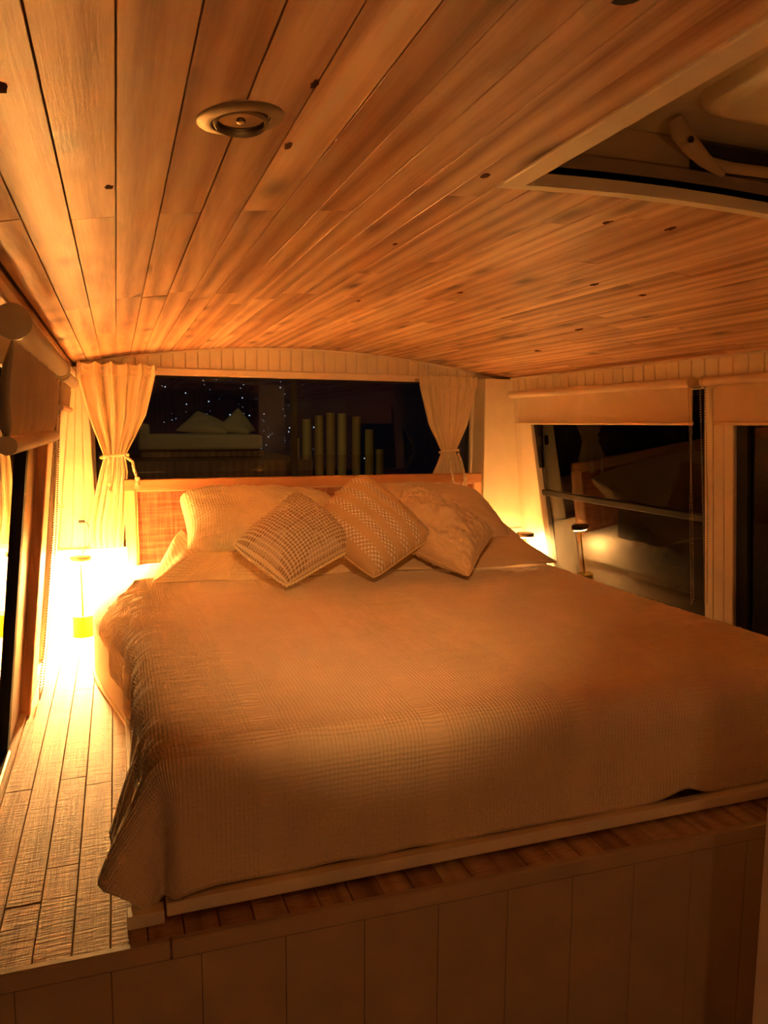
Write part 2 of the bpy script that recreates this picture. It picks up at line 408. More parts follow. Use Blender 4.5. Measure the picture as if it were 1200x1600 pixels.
while True:
    x0 = 0.010 + k * PW; x1 = x0 + PW
    if x0 > CEIL_R - 0.01: break
    x0c = max(x0, CEIL_L); x1c = min(x1, CEIL_R + 0.012)
    js = JT.get(k)
    if js is None:
        js = [random.uniform(1.0, 1.5) + (0.55 if k % 2 else 0.0)]
        js.append(js[0] + random.uniform(0.75, 1.1))
    cuts = [-0.9, random.uniform(-0.2, 0.25)] + js + [YB + 0.02]
    for a, b in zip(cuts[:-1], cuts[1:]):
        spans = [(x0c, x1c, a, b)]
        out = []
        for (p, q, r, s_) in spans:
            if q <= HX0 + 0.02 or p >= HX1 - 0.02: out.append((p, q, r, s_))
            else:                                     # cut round the hatch
                if p < HX0 + 0.02 - 0.012: out.append((p, HX0 + 0.02, max(r, HY0 + 0.02), min(s_, HY1 - 0.02)))
                if q > HX1 - 0.02 + 0.012: out.append((HX1 - 0.02, q, max(r, HY0 + 0.02), min(s_, HY1 - 0.02)))
                out.append((p, q, r, min(s_, HY0 + 0.02))); out.append((p, q, max(r, HY1 - 0.02), s_))
        for (p, q, r, s_) in out:
            if q - p > 0.006 and s_ - r > 0.02: ceil_plank(p, q, r, s_)
    k += 1
# dark angled plank where the ceiling turns down into the left wall
for a, b in ((-0.9, 0.7), (0.7, 1.93), (1.93, YB)):
    za, zb = 1.150, 1.118; xa, xb = CEIL_L - 0.004, XL(1.118) + 0.003
    MB().hexa([(xb, a + .001, zb), (xa, a + .001, za), (xa, b - .001, za), (xb, b - .001, zb), (xb - .01, a + .001, zb + .012), (xa - .004, a + .001, za + .014), (xa - .004, b - .001, za + .014), (xb - .01, b - .001, zb + .012)]).build('cove_plank', 'ceil', ceiling)
# open knot in a plank close to the lens
kn = MB().lathe([(0.001, -0.0005), (0.014, -0.0004), (0.017, 0.001)], 14, (0.392, 0.528, ARCH(0.392) - 0.0005)); kn.build('knot', 'gasket', ceiling)

for (x, y, a, b) in ((0.002, 1.008, .005, .008), (-0.084, 0.712, .010, .013), (0.500, 0.975, .006, .009), (0.186, 0.712, .0035, .009), (0.197, 0.878, .004, .010),
                     (0.837, 1.155, .006, .014), (0.968, 1.145, .006, .012), (1.142, 1.618, .007, .014), (0.901, 1.892, .007, .014), (1.626, 2.67, .010, .018), (0.525, 1.40, .004, .010),
                     (1.308, 1.641, .007, .012), (1.481, 2.175, .006, .020), (0.679, 2.113, .005, .012)):
    m = MB(); n = 14
    for k in range(n):
        t = 2 * PI * k / n; r_ = 1 + 0.7 * noise.noise(Vector((k * 1.3, x * 9, y * 7)))
        px, py = x + a * r_ * math.cos(t), y + b * r_ * math.sin(t); m.v.append((px, py, ARCH(px) - 0.0013))
    for k in range(n): px, py, pz = m.v[k]; m.v.append((px, py, pz + 0.003))
    m.f = [tuple(range(n - 1, -1, -1)), tuple(range(n, 2 * n))] + [(k, (k + 1) % n, n + (k + 1) % n, n + k) for k in range(n)]
    m.build('knot', 'knot', ceiling)
# ------------------------------------------------------------------ floors
floor = struct(MB().box((-0.42, 1.285, -0.06), (2.2, YB + 0.06, -0.0135)).build('floor', 'backing'), 'raised sleeping floor of rough-sawn timber boards', 'floor')
FS = 0.062
FJ = {-5: [1.42, 1.78, 2.55], -4: [1.92, 2.85], -3: [1.44, 2.43], -2: [1.55, 1.95, 2.62], -1: [1.9, 2.9]}
k = -5
while -0.04 + (k + 1) * FS < 2.08:
    x0 = -0.04 + (k + 1) * FS - FS; x1 = x0 + FS
    cuts = [1.266 - 0.035 * (x0 + 0.21)] + FJ.get(k, [1.65 + random.uniform(-0.2, 0.2), 2.7 + random.uniform(-0.3, 0.3)]) + [3.45]
    for a, b in zip(cuts[:-1], cuts[1:]):
        dz = random.uniform(-0.0006, 0.0006)
        bx('floorboard', (x0 + 0.0009, a + 0.0008, -0.0135), (x1 - 0.0009, b - 0.0008, dz), 'floor', floor, 0.0011)
    k += 1
struct(bx('floor_lower', (-0.45, YF, -0.78), (2.2, 1.3, -0.72), 'floor'), 'lower walkway floor in front of the sleeping platform', 'floor')

# step front of the platform: capping lip in two lengths and tongue-and-groove boards
def YR(x): return 1.262 - 0.035 * (x + 0.21)
ris = MB()
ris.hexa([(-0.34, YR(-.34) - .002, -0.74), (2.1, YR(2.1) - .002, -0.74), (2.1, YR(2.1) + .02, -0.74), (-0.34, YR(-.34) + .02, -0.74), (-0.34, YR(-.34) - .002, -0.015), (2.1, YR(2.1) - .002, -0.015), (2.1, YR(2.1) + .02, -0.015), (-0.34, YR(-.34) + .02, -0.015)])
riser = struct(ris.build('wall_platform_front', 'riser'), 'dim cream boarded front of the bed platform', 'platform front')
for a, b in ((-0.34, 0.058), (0.060, 2.1)):
    pz0, pz1 = -0.030, 0.005
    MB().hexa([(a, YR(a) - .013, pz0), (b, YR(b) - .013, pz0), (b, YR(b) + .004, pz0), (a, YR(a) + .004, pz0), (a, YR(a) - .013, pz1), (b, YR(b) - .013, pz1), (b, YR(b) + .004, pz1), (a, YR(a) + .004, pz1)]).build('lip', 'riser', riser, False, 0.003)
x = -0.34
while x < 2.08:
    a, b = x + 0.0004, min(x + 0.1496, 2.09)
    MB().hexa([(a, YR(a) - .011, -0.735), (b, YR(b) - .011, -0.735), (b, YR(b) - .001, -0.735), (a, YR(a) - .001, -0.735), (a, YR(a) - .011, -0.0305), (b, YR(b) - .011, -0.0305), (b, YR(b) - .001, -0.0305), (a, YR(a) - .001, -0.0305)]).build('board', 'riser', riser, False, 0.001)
    x += 0.15

# ------------------------------------------------------------------ left side wall
lw = MB()
lw.hexa(left_hex(YF, 3.04, 1.00, 1.135, 0.0, 0.05))                 # header over the windows
lw.hexa(left_hex(2.99, YB + 0.06, -0.06, 1.135, -0.010, 0.05))       # solid rear corner
lw.hexa(left_hex(YF, 0.95, -0.75, 1.0, 0.0, 0.05))
lw.hexa(left_hex(0.95, 1.23, -0.75, -0.03, 0.0, 0.05))
lw.hexa(left_hex(0.95, 2.99, -0.06, 0.012, 0.0, 0.05))               # bottom track
wall_left = struct(lw.build('wall_left', 'white'), 'cream painted left side wall of the bus', 'wall')
y = 2.995
while y < 3.46:
    MB().hexa(left_hex(y + .001, min(y + .057, 3.47) - .001, 0.0, 1.10, 0.0, 0.0095)).build('board', 'white2', wall_left, False, 0.002); y += 0.058
MB().hexa(left_hex(2.46, 2.70, 0.012, 1.0, 0.004, 0.04)).build('post', 'white', wall_left, False, 0.003)
MB().hexa(left_hex(2.42, 2.455, 0.0, 1.0, 0.010, 0.03)).build('post_edge', 'pine_v', wall_left, False, 0.003)
MB().hexa(left_hex(2.12, 2.415, 0.012, 1.0, -0.018, 0.035)).build('post', 'brownpost', wall_left, False, 0.003)
MB().hexa(left_hex(2.955, 2.99, 0.012, 1.0, 0.006, 0.04)).build('post', 'white', wall_left, False, 0.002)
MB().hexa(left_hex(-0.9, 3.44, 1.088, 1.112, 0.022, 0.0)).build('rail', 'white2', wall_left, False, 0.003)

# ------------------------------------------------------------------ right side wall
rw = MB()
rw.hexa(right_hex(YF, YB + 0.06, 1.03, 1.14, -0.010, 0.05))
rw.hexa(right_hex(YF, YB + 0.06, -0.75, 0.12, 0.0, 0.05))
rw.hexa(right_hex(3.27, YB + 0.06, 0.12, 1.03, 0.0, 0.05))
rw.hexa(right_hex(YF, 0.95, 0.12, 1.03, 0.0, 0.05))
rw.hexa(right_hex(1.965, 2.092, 0.12, 1.03, -0.008, 0.05))
wall_right = struct(rw.build('wall_right', 'white'), 'cream painted right side wall of the bus', 'wall')
y = 3.438
while y > 0.0:
    MB().hexa(right_hex(y - .0625, y - .0015, 1.03, 1.139, 0.002, 0.0095)).build('board', 'white2', wall_right, False, 0.002); y -= 0.064
for a, b in ((1.962, 2.002), (2.004, 2.052), (2.054, 2.094)):
    MB().hexa(right_hex(a, b, 0.16, 1.03, 0.004, 0.0075)).build('board', 'white2', wall_right, False, 0.002)
MB().hexa(right_hex(-0.9, 3.44, 1.132, 1.142, 0.012, 0.0)).build('cove', 'white', wall_right, False, 0.002)
# slanting casing of the rear end of the big window
p = []
for z, yy in ((0.17, 3.135), (1.03, 3.285)):
    p += [(XR(z) - .006, yy, z), (XR(z) + .05, yy, z), (XR(z) + .05, 3.36, z), (XR(z) - .006, 3.36, z)]
MB().hexa(p).build('casing', 'white2', wall_right, False, 0.003)

# ------------------------------------------------------------------ rear wall
WZ0, WZ1 = 0.56, 1.118
WX0, WX1 = -0.09, 1.772
rb = MB()
n = 22
for i in range(n):
    a = -0.30 + 2.36 * i / n; b = -0.30 + 2.36 * (i + 1) / n
    rb.hexa([(a, YB + .008, WZ1), (b, YB + .008, WZ1), (b, YB + .06, WZ1), (a, YB + .06, WZ1), (a, YB + .008, ARCH(a) + .02), (b, YB + .008, ARCH(b) + .02), (b, YB + .06, ARCH(b) + .02), (a, YB + .06, ARCH(a) + .02)])
rb.box((-0.36, YB, -0.06), (2.1, YB + 0.06, WZ0))
rb.box((-0.36, YB, WZ0), (WX0, YB + 0.06, WZ1)); rb.box((WX1, YB, WZ0), (2.1, YB + 0.06, WZ1))
wall_rear = struct(rb.build('wall_rear', 'white'), 'cream rear wall with boarded strip over its window', 'wall')
x = -0.13
while x < 1.80:
    a, b = x + .0015, x + .0535
    MB().hexa([(a, YB - .003, 1.148), (b, YB - .003, 1.148), (b, YB + .0075, 1.148), (a, YB + .0075, 1.148), (a, YB - .003, ARCH(a) - .004), (b, YB - .003, ARCH(b) - .004), (b, YB + .0075, ARCH(b) - .004), (a, YB + .0075, ARCH(a) - .004)]).build('board', 'white2', wall_rear, False, 0.003)
    x += 0.055
MB().box((WX0 - 0.03, YB - .014, WZ1 - 0.004), (WX1 + .03, YB + .0075, 1.147)).build('window_head', 'white2', wall_rear, False, 0.003)
cv = MB()
pts = [(-0.17 + 1.95 * i / 30) for i in range(31)]
cv.tube([(x, YB - .004, ARCH(x) - .004) for x in pts], 0.006, 6); cv.build('cove', 'white', wall_rear, True)
# corner pillars
def pillar(x0f, sgn):
    m = MB(); p = []
    for z, yf in ((0.36, 3.405), (1.135, 3.44)):
        if sgn > 0: xa, xb = 1.79 - (1.135 - z) * 0.02, XR(z) + .02
        else: xa, xb = XL(z) - .02, -0.112 + (1.135 - z) * 0.03
        p += [(xa, yf, z), (xb, yf, z), (xb, YB - .001, z), (xa, YB - .001, z)]
    return m.hexa(p)
struct(pillar(0, 1).build('trim_1', 'white2', None, False, 0.004), 'cream boxed corner pillar right of rear window', 'pillar')
pl = pillar(0, -1); pl = pl.build('trim_2', 'white', None, False, 0.003); struct(pl, 'cream boarded corner pillar left of rear window', 'pillar')
for i in range(3):
    p = []
    for z, yf in ((0.362, 3.406), (1.125, 3.440)):
        xa = XL(z) + 0.003; w = (-0.112 + (1.135 - z) * 0.03 - xa) / 3
        p += [(xa + w * i + .0012, yf - .007, z), (xa + w * (i + 1) - .0012, yf - .007, z), (xa + w * (i + 1) - .0012, yf - .0005, z), (xa + w * i + .0012, yf - .0005, z)]
    MB().hexa(p).build('board', 'white2', pl, False, 0.002)
# ledge behind the headboard and its boarded front
ledge = struct(MB().box((XL(.35) + .001, 3.435, 0.325), (XR(.35) - .001, YB - .001, 0.343)).build('trim_3', 'white'), 'ledge running behind the headboard', 'ledge')
for i, (a, b) in enumerate(((XL(.36) + .002, -0.115), (-0.114, 0.02), (0.021, 0.6), (0.601, 1.2), (1.201, 1.7), (1.701, XR(.36) - .002))):
    bx('ledge_board', (a, 3.40 if a < 1.7 else 3.402, 0.3435), (b, 3.404 + .0 if False else 3.56 - .002, 0.360), 'shelf', ledge, 0.002)
bx('ledge_nosing', (XL(.35) + .002, 3.388, 0.335), (XR(.35) - .002, 3.3995, 0.361), 'white2', ledge, 0.003)
for x0, x1 in ((-0.286, 0.20), (1.60, 2.02)):
    x = x0
    while x < x1 - 0.01:
        bx('board', (x + .001, 3.428, 0.002), (min(x + .059, x1), 3.4345, 0.3345), 'white2', ledge, 0.002); x += 0.06
bx('board_backing', (-0.288, 3.435, 0.0), (2.025, 3.45, 0.325), 'white', ledge)

# ------------------------------------------------------------------ partition edge at the right of the photograph
jb = struct(bx('trim_4', (1.132, 0.93, -0.72), (1.34, 1.0, 1.22), 'jamb', None, 0.006), 'pale partition edge rising at lower right corner', 'partition')

# ------------------------------------------------------------------ windows
def win_empty(name, label):
    o = bpy.data.objects.new(name, None); COL.objects.link(o); o['kind'] = 'structure'; o['label'] = label; o['category'] = 'window'; return o
w1 = win_empty('window_1', 'wide dark rear window over the headboard')
for a, b in ((WX0 + .004, 0.81), (0.836, WX1 - .004)):
    bx('pane', (a, YB + .030, WZ0 + .006), (b, YB + .034, WZ1 - .004), 'glass', w1)
f = MB(); f.box((WX0, YB + .02, WZ0), (WX1, YB + .045, WZ0 + .02)); f.box((WX0, YB + .02, WZ1 - .012), (WX1, YB + .045, WZ1))
f.box((WX0, YB + .02, WZ0 + .02), (WX0 + .012, YB + .045, WZ1 - .012)); f.box((WX1 - .012, YB + .02, WZ0 + .02), (WX1, YB + .045, WZ1 - .012)); f.build('frame', 'alu', w1)
bx('mullion', (0.808, YB + .018, WZ0 + .02), (0.838, YB + .046, WZ1 - .012), 'alu', w1, 0.003)

def side_window(name, label, hexf, y0, y1, z0, z1, midz=None):
    w = win_empty(name, label)
    fr = MB()
    fr.hexa(hexf(y0, y1, z0, z0 + .02, -.012, .04)); fr.hexa(hexf(y0, y1, z1 - .02, z1, -.012, .04))
    fr.hexa(hexf(y0, y0 + .022, z0 + .02, z1 - .02, -.012, .04)); fr.hexa(hexf(y1 - .045, y1, z0 + .02, z1 - .02, -.012, .04)); fr.build('frame', 'alu', w)
    if midz:
        MB().hexa(hexf(y0 + .022, y1 - .045, midz - .014, midz + .014, -.010, .034)).build('rail', 'alu', w, False, 0.004)
        MB().hexa(hexf(y0 + .022, y1 - .045, midz + .014, z1 - .02, -.026, .030)).build('pane', 'glass', w)
        MB().hexa(hexf(y0 + .022, y1 - .045, z0 + .02, midz - .014, -.026, .030)).build('pane', 'glass', w)
    else:
        MB().hexa(hexf(y0 + .022, y1 - .045, z0 + .02, z1 - .02, -.026, .030)).build('pane', 'glass', w)
    return w
w2 = side_window('window_2', 'dark right window reflecting lamp and pillow', right_hex, 2.095, 3.27, 0.12, 1.03, 0.565)
w3 = side_window('window_3', 'dark window at far right edge behind short blind', right_hex, 0.95, 1.962, 0.12, 1.03)
w4 = side_window('window_4', 'tall dark left window beside bright floorboards', left_hex, 0.95, 2.12, 0.012, 1.0)
w5 = side_window('window_5', 'narrow dark left window slot beside bead chain', left_hex, 2.70, 2.955, 0.012, 1.0)
bx('latch', (XR(.82) + .0, 3.19, 0.80), (XR(.82) + .014, 3.215, 0.845), 'gasket', w2, 0.004)
MB().tube([(XL(.03) - .01, 0.98, 0.03), (XL(.03) - .01, 2.09, 0.03)], 0.007, 8).build('track', 'steel', w4, True)

# ------------------------------------------------------------------ roof hatch
hatch = thing('roof_hatch', 'open cream roof hatch with trim at upper right ceiling', 'roof hatch', (0.86, 0.7, 1.26))
def hpart(mb, name, mat, bevel=0.0, parent=None, smooth=False):
    o = mb.build(name, mat, parent or hatch, smooth, bevel)
    if not parent: o.matrix_parent_inverse = Matrix.Translation((-0.86, -0.7, -1.26))
    return o
T = 0.036
def arch_bar(x0, x1, y0, y1, zlo, zhi, n=10):
    m = MB(); vs = []; 
    for i in range(n + 1):
        x = x0 + (x1 - x0) * i / n; z = ARCH(x)
        vs += [(x, y0, z + zlo), (x, y1, z + zlo), (x, y1, z + zhi), (x, y0, z + zhi)]
    fs = [(3, 2, 1, 0), tuple(4 * n + j for j in range(4))]
    for i in range(n):
        for j in range(4): fs.append((4 * i + j, 4 * i + (j + 1) % 4, 4 * i + 4 + (j + 1) % 4, 4 * i + 4 + j))
    m.v = vs; m.f = fs; return m
hpart(arch_bar(HX0, HX1, HY1 - 0.020, HY1, -0.005, 0.024, 14), 'trim', 'white2')
hpart(arch_bar(HX0, HX1, HY0, HY0 + T, -0.005, 0.024, 14), 'trim', 'white2')
hpart(MB().box((HX0, HY0 + T, ARCH(HX0) - .005), (HX0 + T, HY1 - 0.0201, ARCH(HX0) + .024)), 'trim', 'white2', 0.002)
hpart(MB().box((HX1 - T, HY0 + T, ARCH(HX1) - .005), (HX1, HY1 - 0.0201, ARCH(HX1) + .024)), 'trim', 'white2', 0.002)
ix0, ix1, iy0, iy1 = HX0 + 0.012, HX1 - 0.012, HY0 + 0.012, HY1 - 0.006
def ring(x0, x1, y0, y1, z0, z1, t):
    m = MB(); m.box((x0 - t, y0 - t, z0), (x1 + t, y0, z1)); m.box((x0 - t, y1, z0), (x1 + t, y1 + t, z1)); m.box((x0 - t, y0, z0), (x0, y1, z1)); m.box((x1, y0, z0), (x1 + t, y1, z1)); return m
hpart(ring(ix0 + .012, ix1 - .012, iy0, iy1, 1.278, 1.284, 0.01), 'gasket', 'gasket')
hpart(ring(ix0 + .012, ix1 - .012, iy0, iy1 + .0, 1.284, 1.355, 0.016), 'curb', 'plastic_d')
lid = hpart(MB().box((ix0 - .01, iy0 - .02, 1.345 + .011), (ix1 + .01, iy1 + .02, 1.372)), 'lid', 'plastic', 0.004)
# domed inner panel of the lid with rounded corners
def round_rect(x0, x1, y0, y1, r, n=6):
    out = []
    for cx_, cy_, a0 in ((x1 - r, y1 - r, 0), (x0 + r, y1 - r, PI / 2), (x0 + r, y0 + r, PI), (x1 - r, y0 + r, 1.5 * PI)):
        for i in range(n + 1):
            a = a0 + PI / 2 * i / n; out.append((cx_ + r * math.cos(a), cy_ + r * math.sin(a)))
    return out
def stack(loops):
    m = MB(); n = len(loops[0])
    for lp in loops: m.v += lp
    for i in range(len(loops) - 1):
        for j in range(n): m.f.append((i * n + j, i * n + (j + 1) % n, (i + 1) * n + (j + 1) % n, (i + 1) * n + j))
    m.f.append(tuple(range(n - 1, -1, -1))); m.f.append(tuple((len(loops) - 1) * n + j for j in range(n))); return m
px0, px1, py0, py1 = 0.770, 1.19, 0.42, 0.885
pan = stack([[(x, y, z) for x, y in round_rect(px0 + d, px1 - d, py0 + d, py1 - d, 0.035)] for d, z in ((0.0, 1.3558), (0.002, 1.340), (0.010, 1.330), (0.022, 1.327))])
o = pan.build('inner_panel', 'plastic', lid, True); o.matrix_parent_inverse = Matrix.Identity(4)
rib = MB().tube([(0.60, 0.55, 1.356), (0.73, 0.68, 1.354), (0.78, 0.74, 1.356)], [0.004, 0.010, 0.004], 8); rib.build('rib', 'plastic', lid, True)
hpart(MB().tube([(0.80, 0.925, 1.318), (0.828, 0.945, 1.312), (0.86, 0.952, 1.302), (0.91, 0.950, 1.298), (1.02, 0.940, 1.296), (1.16, 0.93, 1.296)], 0.0085, 10), 'stay_arm', 'plastic_d', 0, None, True)
hpart(MB().tube([(0.795, 0.94, 1.348), (0.80, 0.935, 1.33), (0.815, 0.93, 1.312), (0.85, 0.938, 1.298), (0.90, 0.955, 1.290)], [0.012, 0.014, 0.013, 0.010, 0.006], 10), 'hinge', 'plastic_d', 0, None, True)
hpart(MB().lathe([(0.004, -0.001), (0.005, 0.003)], 10, (0.802, 0.917, 1.314), (0, -1, 0)), 'screw', 'gasket')
hpart(MB().box((0.88, 0.986, 1.310), (1.16, 1.0045, 1.345)), 'slot', 'gasket')
for o in lid.children: o.matrix_parent_inverse = Matrix.Identity(4)
# children of the lid live in the same world coordinates as the lid's own mesh
# ------------------------------------------------------------------ recessed downlight
sx, sy = 0.130, 0.797; sz = ARCH(sx)
dl = thing('downlight', 'unlit round metal downlight recessed in plank ceiling', 'downlight', (sx, sy, sz))
tilt = Vector((0.2 * (sx - 0.85), 0.0, 1.0)).normalized()
tilt = Vector((-0.0, 0.0, 1.0)) + Vector((0.2 * (sx - .85), 0, 0)); tilt.normalize()
MB().lathe([(0.030, 0.004), (0.030, -0.0035), (0.0312, -0.0048), (0.033, -0.0048), (0.0435, -0.0022), (0.0450, -0.0006), (0.0450, 0.004)], 48, (0, 0, 0), tilt).build('trim_ring', 'fitting', dl, True)
g_ax = (tilt + Vector((0.10, 0.10, 0))).normalized()
MB().lathe([(0.0235, 0.006), (0.0235, -0.006), (0.0255, -0.0082), (0.0280, -0.006), (0.0280, 0.006)], 40, (0, 0, 0), g_ax).build('gimbal_ring', 'fitting', dl, True)
bu = MB().lathe([(0.0234, -0.003), (0.019, 0.002), (0.010, 0.006), (0.002, 0.007)], 32, (0, 0, 0), g_ax).build('reflector', 'bulb', dl, True)
MB().lathe([(0.001, -0.006), (0.004, -0.005), (0.0055, -0.001), (0.005, 0.006)], 16, (0, 0, 0), g_ax).build('bulb', 'steel', dl, True)

fill_dl = thing('downlight', 'added downlight fitting at the unseen spot that brightens the bed', 'downlight', (SPOT_AT.x, SPOT_AT.y, ARCH(SPOT_AT.x)))  # fitting added to go with the bed fill spot
for ch in list(dl.children):
    if ch.name.startswith(('trim_ring', 'gimbal_ring')):
        c2 = ch.copy(); COL.objects.link(c2); c2.parent = fill_dl
# ------------------------------------------------------------------ bed: base, mattress, duvet, coverlet
XB0, XB1, YF0, YBK, ZT = 0.035, 1.765, 1.335, 3.36, 0.285
def FY(x): return -0.018 * x                         # the bed stands very slightly askew
base = thing('low_bed', 'low cream bed base rail under the coverlet hem', 'bed base', (0.9, 2.3, 0))
def bpart(name, a, b, mat, bevel=0.002):
    (x0, y0, z0), (x1, y1, z1) = a, b
    m = MB().hexa([(x0, y0 + FY(x0), z0), (x1, y0 + FY(x1), z0), (x1, y1 + FY(x1), z0), (x0, y1 + FY(x0), z0), (x0, y0 + FY(x0), z1), (x1, y0 + FY(x1), z1), (x1, y1 + FY(x1), z1), (x0, y1 + FY(x0), z1)])
    o = m.build(name, mat, base, False, bevel); o.matrix_parent_inverse = Matrix.Translation((-0.9, -2.3, 0)); return o
bpart('rail', (-0.012, 1.298, 0.0), (0.052, 1.330, 0.026), 'white')
bpart('rail', (0.056, 1.302, 0.010), (1.78, 1.330, 0.036), 'white')
bpart('side_rail', (-0.005, 1.331, 0.0), (0.03, 3.36, 0.036), 'white'); bpart('side_rail', (1.75, 1.331, 0.0), (1.78, 3.36, 0.036), 'white')
for i in range(6): bpart('slat', (0.031, 1.45 + i * 0.35, 0.012), (1.749, 1.53 + i * 0.35, 0.036), 'pine')
mt = stack([[(x, y + FY(x), z) for x, y in round_rect(0.03 + d, 1.77 - d, 1.335 + d, 3.35 - d, 0.06)] for d, z in ((0.02, 0.0365), (0.004, 0.05), (0.0, 0.1), (0.0, 0.2), (0.012, 0.255), (0.03, 0.266))])
tag(mt.build('mattress', 'mattress', None, True), 'mattress lying under the duvet and coverlet', 'mattress')

def fold_prof(d, r, flare):
    """how far a cloth has gone out and down after d metres past the edge"""
    if d < r * PI / 2: return r * math.sin(d / r), r * (1 - math.cos(d / r))
    e = d - r * PI / 2
    return r + flare * e, r + e * math.sqrt(max(0.0, 1 - flare * flare))
def sm(a, b, x):
    t = min(1, max(0, (x - a) / (b - a))); return t * t * (3 - 2 * t)

def cloth_sheet(name, mat, x0, x1, y0, y1, zt, ol, orr, of, res, disp, flare_l, flare_f, r, thick, corner=0.0, extra=None, lscale=None):
    """a cloth on top of the box x0..x1 / y0..y1, hanging ol left, orr right, of in front"""
    us = []; u = x0 - ol
    nx = int((x1 + orr - (x0 - ol)) / res); ny = int((y1 - (y0 - of)) / res)
    V = []; UV = []
    for j in range(ny + 1):
        q = (y0 - of) + (y1 - y0 + of) * j / ny
        for i in range(nx + 1):
            p = (x0 - ol) + (x1 + orr - x0 + ol) * i / nx
            dx = max(0.0, x0 - p) * (lscale(q) if lscale else 1.0); dxr = max(0.0, p - x1); dy = max(0.0, y0 - q)
            X = min(max(p, x0), x1); Y = max(q, y0); Z = zt
            nrm = Vector((0, 0, 1))
            if dxr > 0 and dy == 0:
                o_, dn = fold_prof(dxr, r, 0.02); X += o_; Z -= dn
            elif dx > 0 or dy > 0 or dxr > 0:
                side = -1
                ddx = dx
                if dxr > 0: ddx = dxr; side = 1
                if ddx > 0 and dy > 0:
                    d = (ddx ** 4 + dy ** 4) ** 0.25; ph = math.atan2(dy, ddx)
                else: d = max(ddx, dy); ph = 0.0 if ddx > 0 else PI / 2
                w = ph / (PI / 2)
                fl = (flare_l(Y) if side < 0 else 0.02) * (1 - w) + flare_f(X) * w
                o_, dn = fold_prof(d, r, fl)
                fold = corner * sm(0.05, 0.26, d) * (math.sin(w * 2 * PI * 1.0 + 0.5) * 0.6 * math.sin(PI * w)) if ddx > 0 and dy > 0 else 0.0
                o_ += fold
                X += side * o_ * math.cos(ph); Y -= o_ * math.sin(ph); Z -= dn
            if extra:
                e = extra(p, q, X, Y, Z, dx, dy); X += e[0]; Y += e[1]; Z += e[2]
            h = disp(p, q) * (0.4 if (dy > r or dx > r + 0.06) else 1.0)
            if dx > r or dxr > r: X += (-1 if dx > 0 else 1) * h
            elif dy > r: Y -= h
            else: Z += h
            V.append((X, Y + FY(X), max(Z, 0.004 + 0.001 * random.random()))); UV.append((p, q))
    F = [(j * (nx + 1) + i, j * (nx + 1) + i + 1, (j + 1) * (nx + 1) + i + 1, (j + 1) * (nx + 1) + i) for j in range(ny) for i in range(nx)]
    o = obj(name, V, F, mat, None, True, UV)
    so = o.modifiers.new('thickness', 'SOLIDIFY'); so.thickness = thick; so.offset = -1
    return o

def BULGE(y): return 0.125 * sm(2.02, 2.85, y) - 0.05 * sm(2.95, 3.3, y)
def disp_cover(p, q):
    n1 = noise.noise(Vector((p * 3.0, q * 2.2, 1.3))) * 0.007
    # creases that run across the bed, a little askew
    a = q * 1.0 - p * 0.16 + 0.04 * noise.noise(Vector((p * 2.1, q * 1.7, 4.0)))
    cr = noise.noise(Vector((p * 1.8, a * 26, 7.7))); cr = (1 - abs(cr)) ** 7
    edge = 0.4 + 0.6 * sm(0.62, 0.05, p)
    n2 = cr * 0.0075 * edge
    n3 = noise.noise(Vector((p * 16, q * 22, 9.1))) * 0.0014
    # close parallel gathers on the left shoulder of the bed
    g = math.sin((q + 0.25 * (p - 0.05) ** 2 * 3 + 0.012 * noise.noise(Vector((p * 5, q * 4, 2)))) * 2 * PI / 0.034) * 0.0030 * sm(0.30, 0.06, p) * sm(-0.28, -0.12, p)
    return n1 + n2 + n3 + g
def cover_extra(p, q, X, Y, Z, dx, dy):
    # soft lifted wrinkles along the front hem
    ex = ey = ez = 0.0
    if dy > 0.2:
        t = sm(0.2, 0.27, dy)
        ey -= t * 0.010 * max(0, noise.noise(Vector((p * 4.5, 0.3, 1.0))))
        ez += t * 0.020 * max(0.0, math.exp(-((p - 1.22) / 0.05) ** 2)) + t * 0.006 * noise.noise(Vector((p * 9, 1.3, 1.0)))
    if dx > 0: ex -= (BULGE(q) + 0.010 * sm(2.0, 2.3, q)) * sm(0.0, 0.14, dx)
    # long vertical gathers on the left drop
    if dx > 0.06 and dy == 0:
        t = sm(0.06, 0.2, dx)
        ex -= t * 0.010 * math.sin(q * 2 * PI / 0.21 + 1.2 * noise.noise(Vector((q * 3, 0, 0)))) 
    return ex, ey, ez
cov = cloth_sheet('coverlet', 'cover', XB0 + 0.05, XB1 - 0.05, 1.385, 2.93, 0.303, 0.275, 0.20, 0.300, 0.0105, disp_cover,
                  lambda y: 0.03 + 0.40 * sm(1.80, 1.36, y), lambda x: 0.0 + 0.14 * sm(0.16, 0.03, x), 0.062, 0.005, corner=0.075, extra=cover_extra, lscale=lambda q: 0.10 + 0.90 * sm(2.95, 2.05, q))
tag(cov, 'orange-lit ribbed cotton coverlet spread over the bed', 'coverlet')

def disp_duvet(p, q):
    return noise.noise(Vector((p * 4.0, q * 3.0, 21.3))) * 0.006
def duv_extra(p, q, X, Y, Z, dx, dy):
    if dx > 0: return (-BULGE(Y) * sm(0.0, 0.14, dx), 0.0, 0.0)
    return (0, 0, 0)
def DUVF(y): return 0.02
duv = cloth_sheet('duvet', 'sheet', 0.11, 1.70, 2.05, 3.33, 0.291, 0.33, 0.18, 0.0, 0.015, disp_duvet,
                  DUVF, lambda x: 0.0, 0.085, 0.012, extra=duv_extra)
tag(duv, 'smooth duvet edge bulging out beside the lamp', 'duvet')
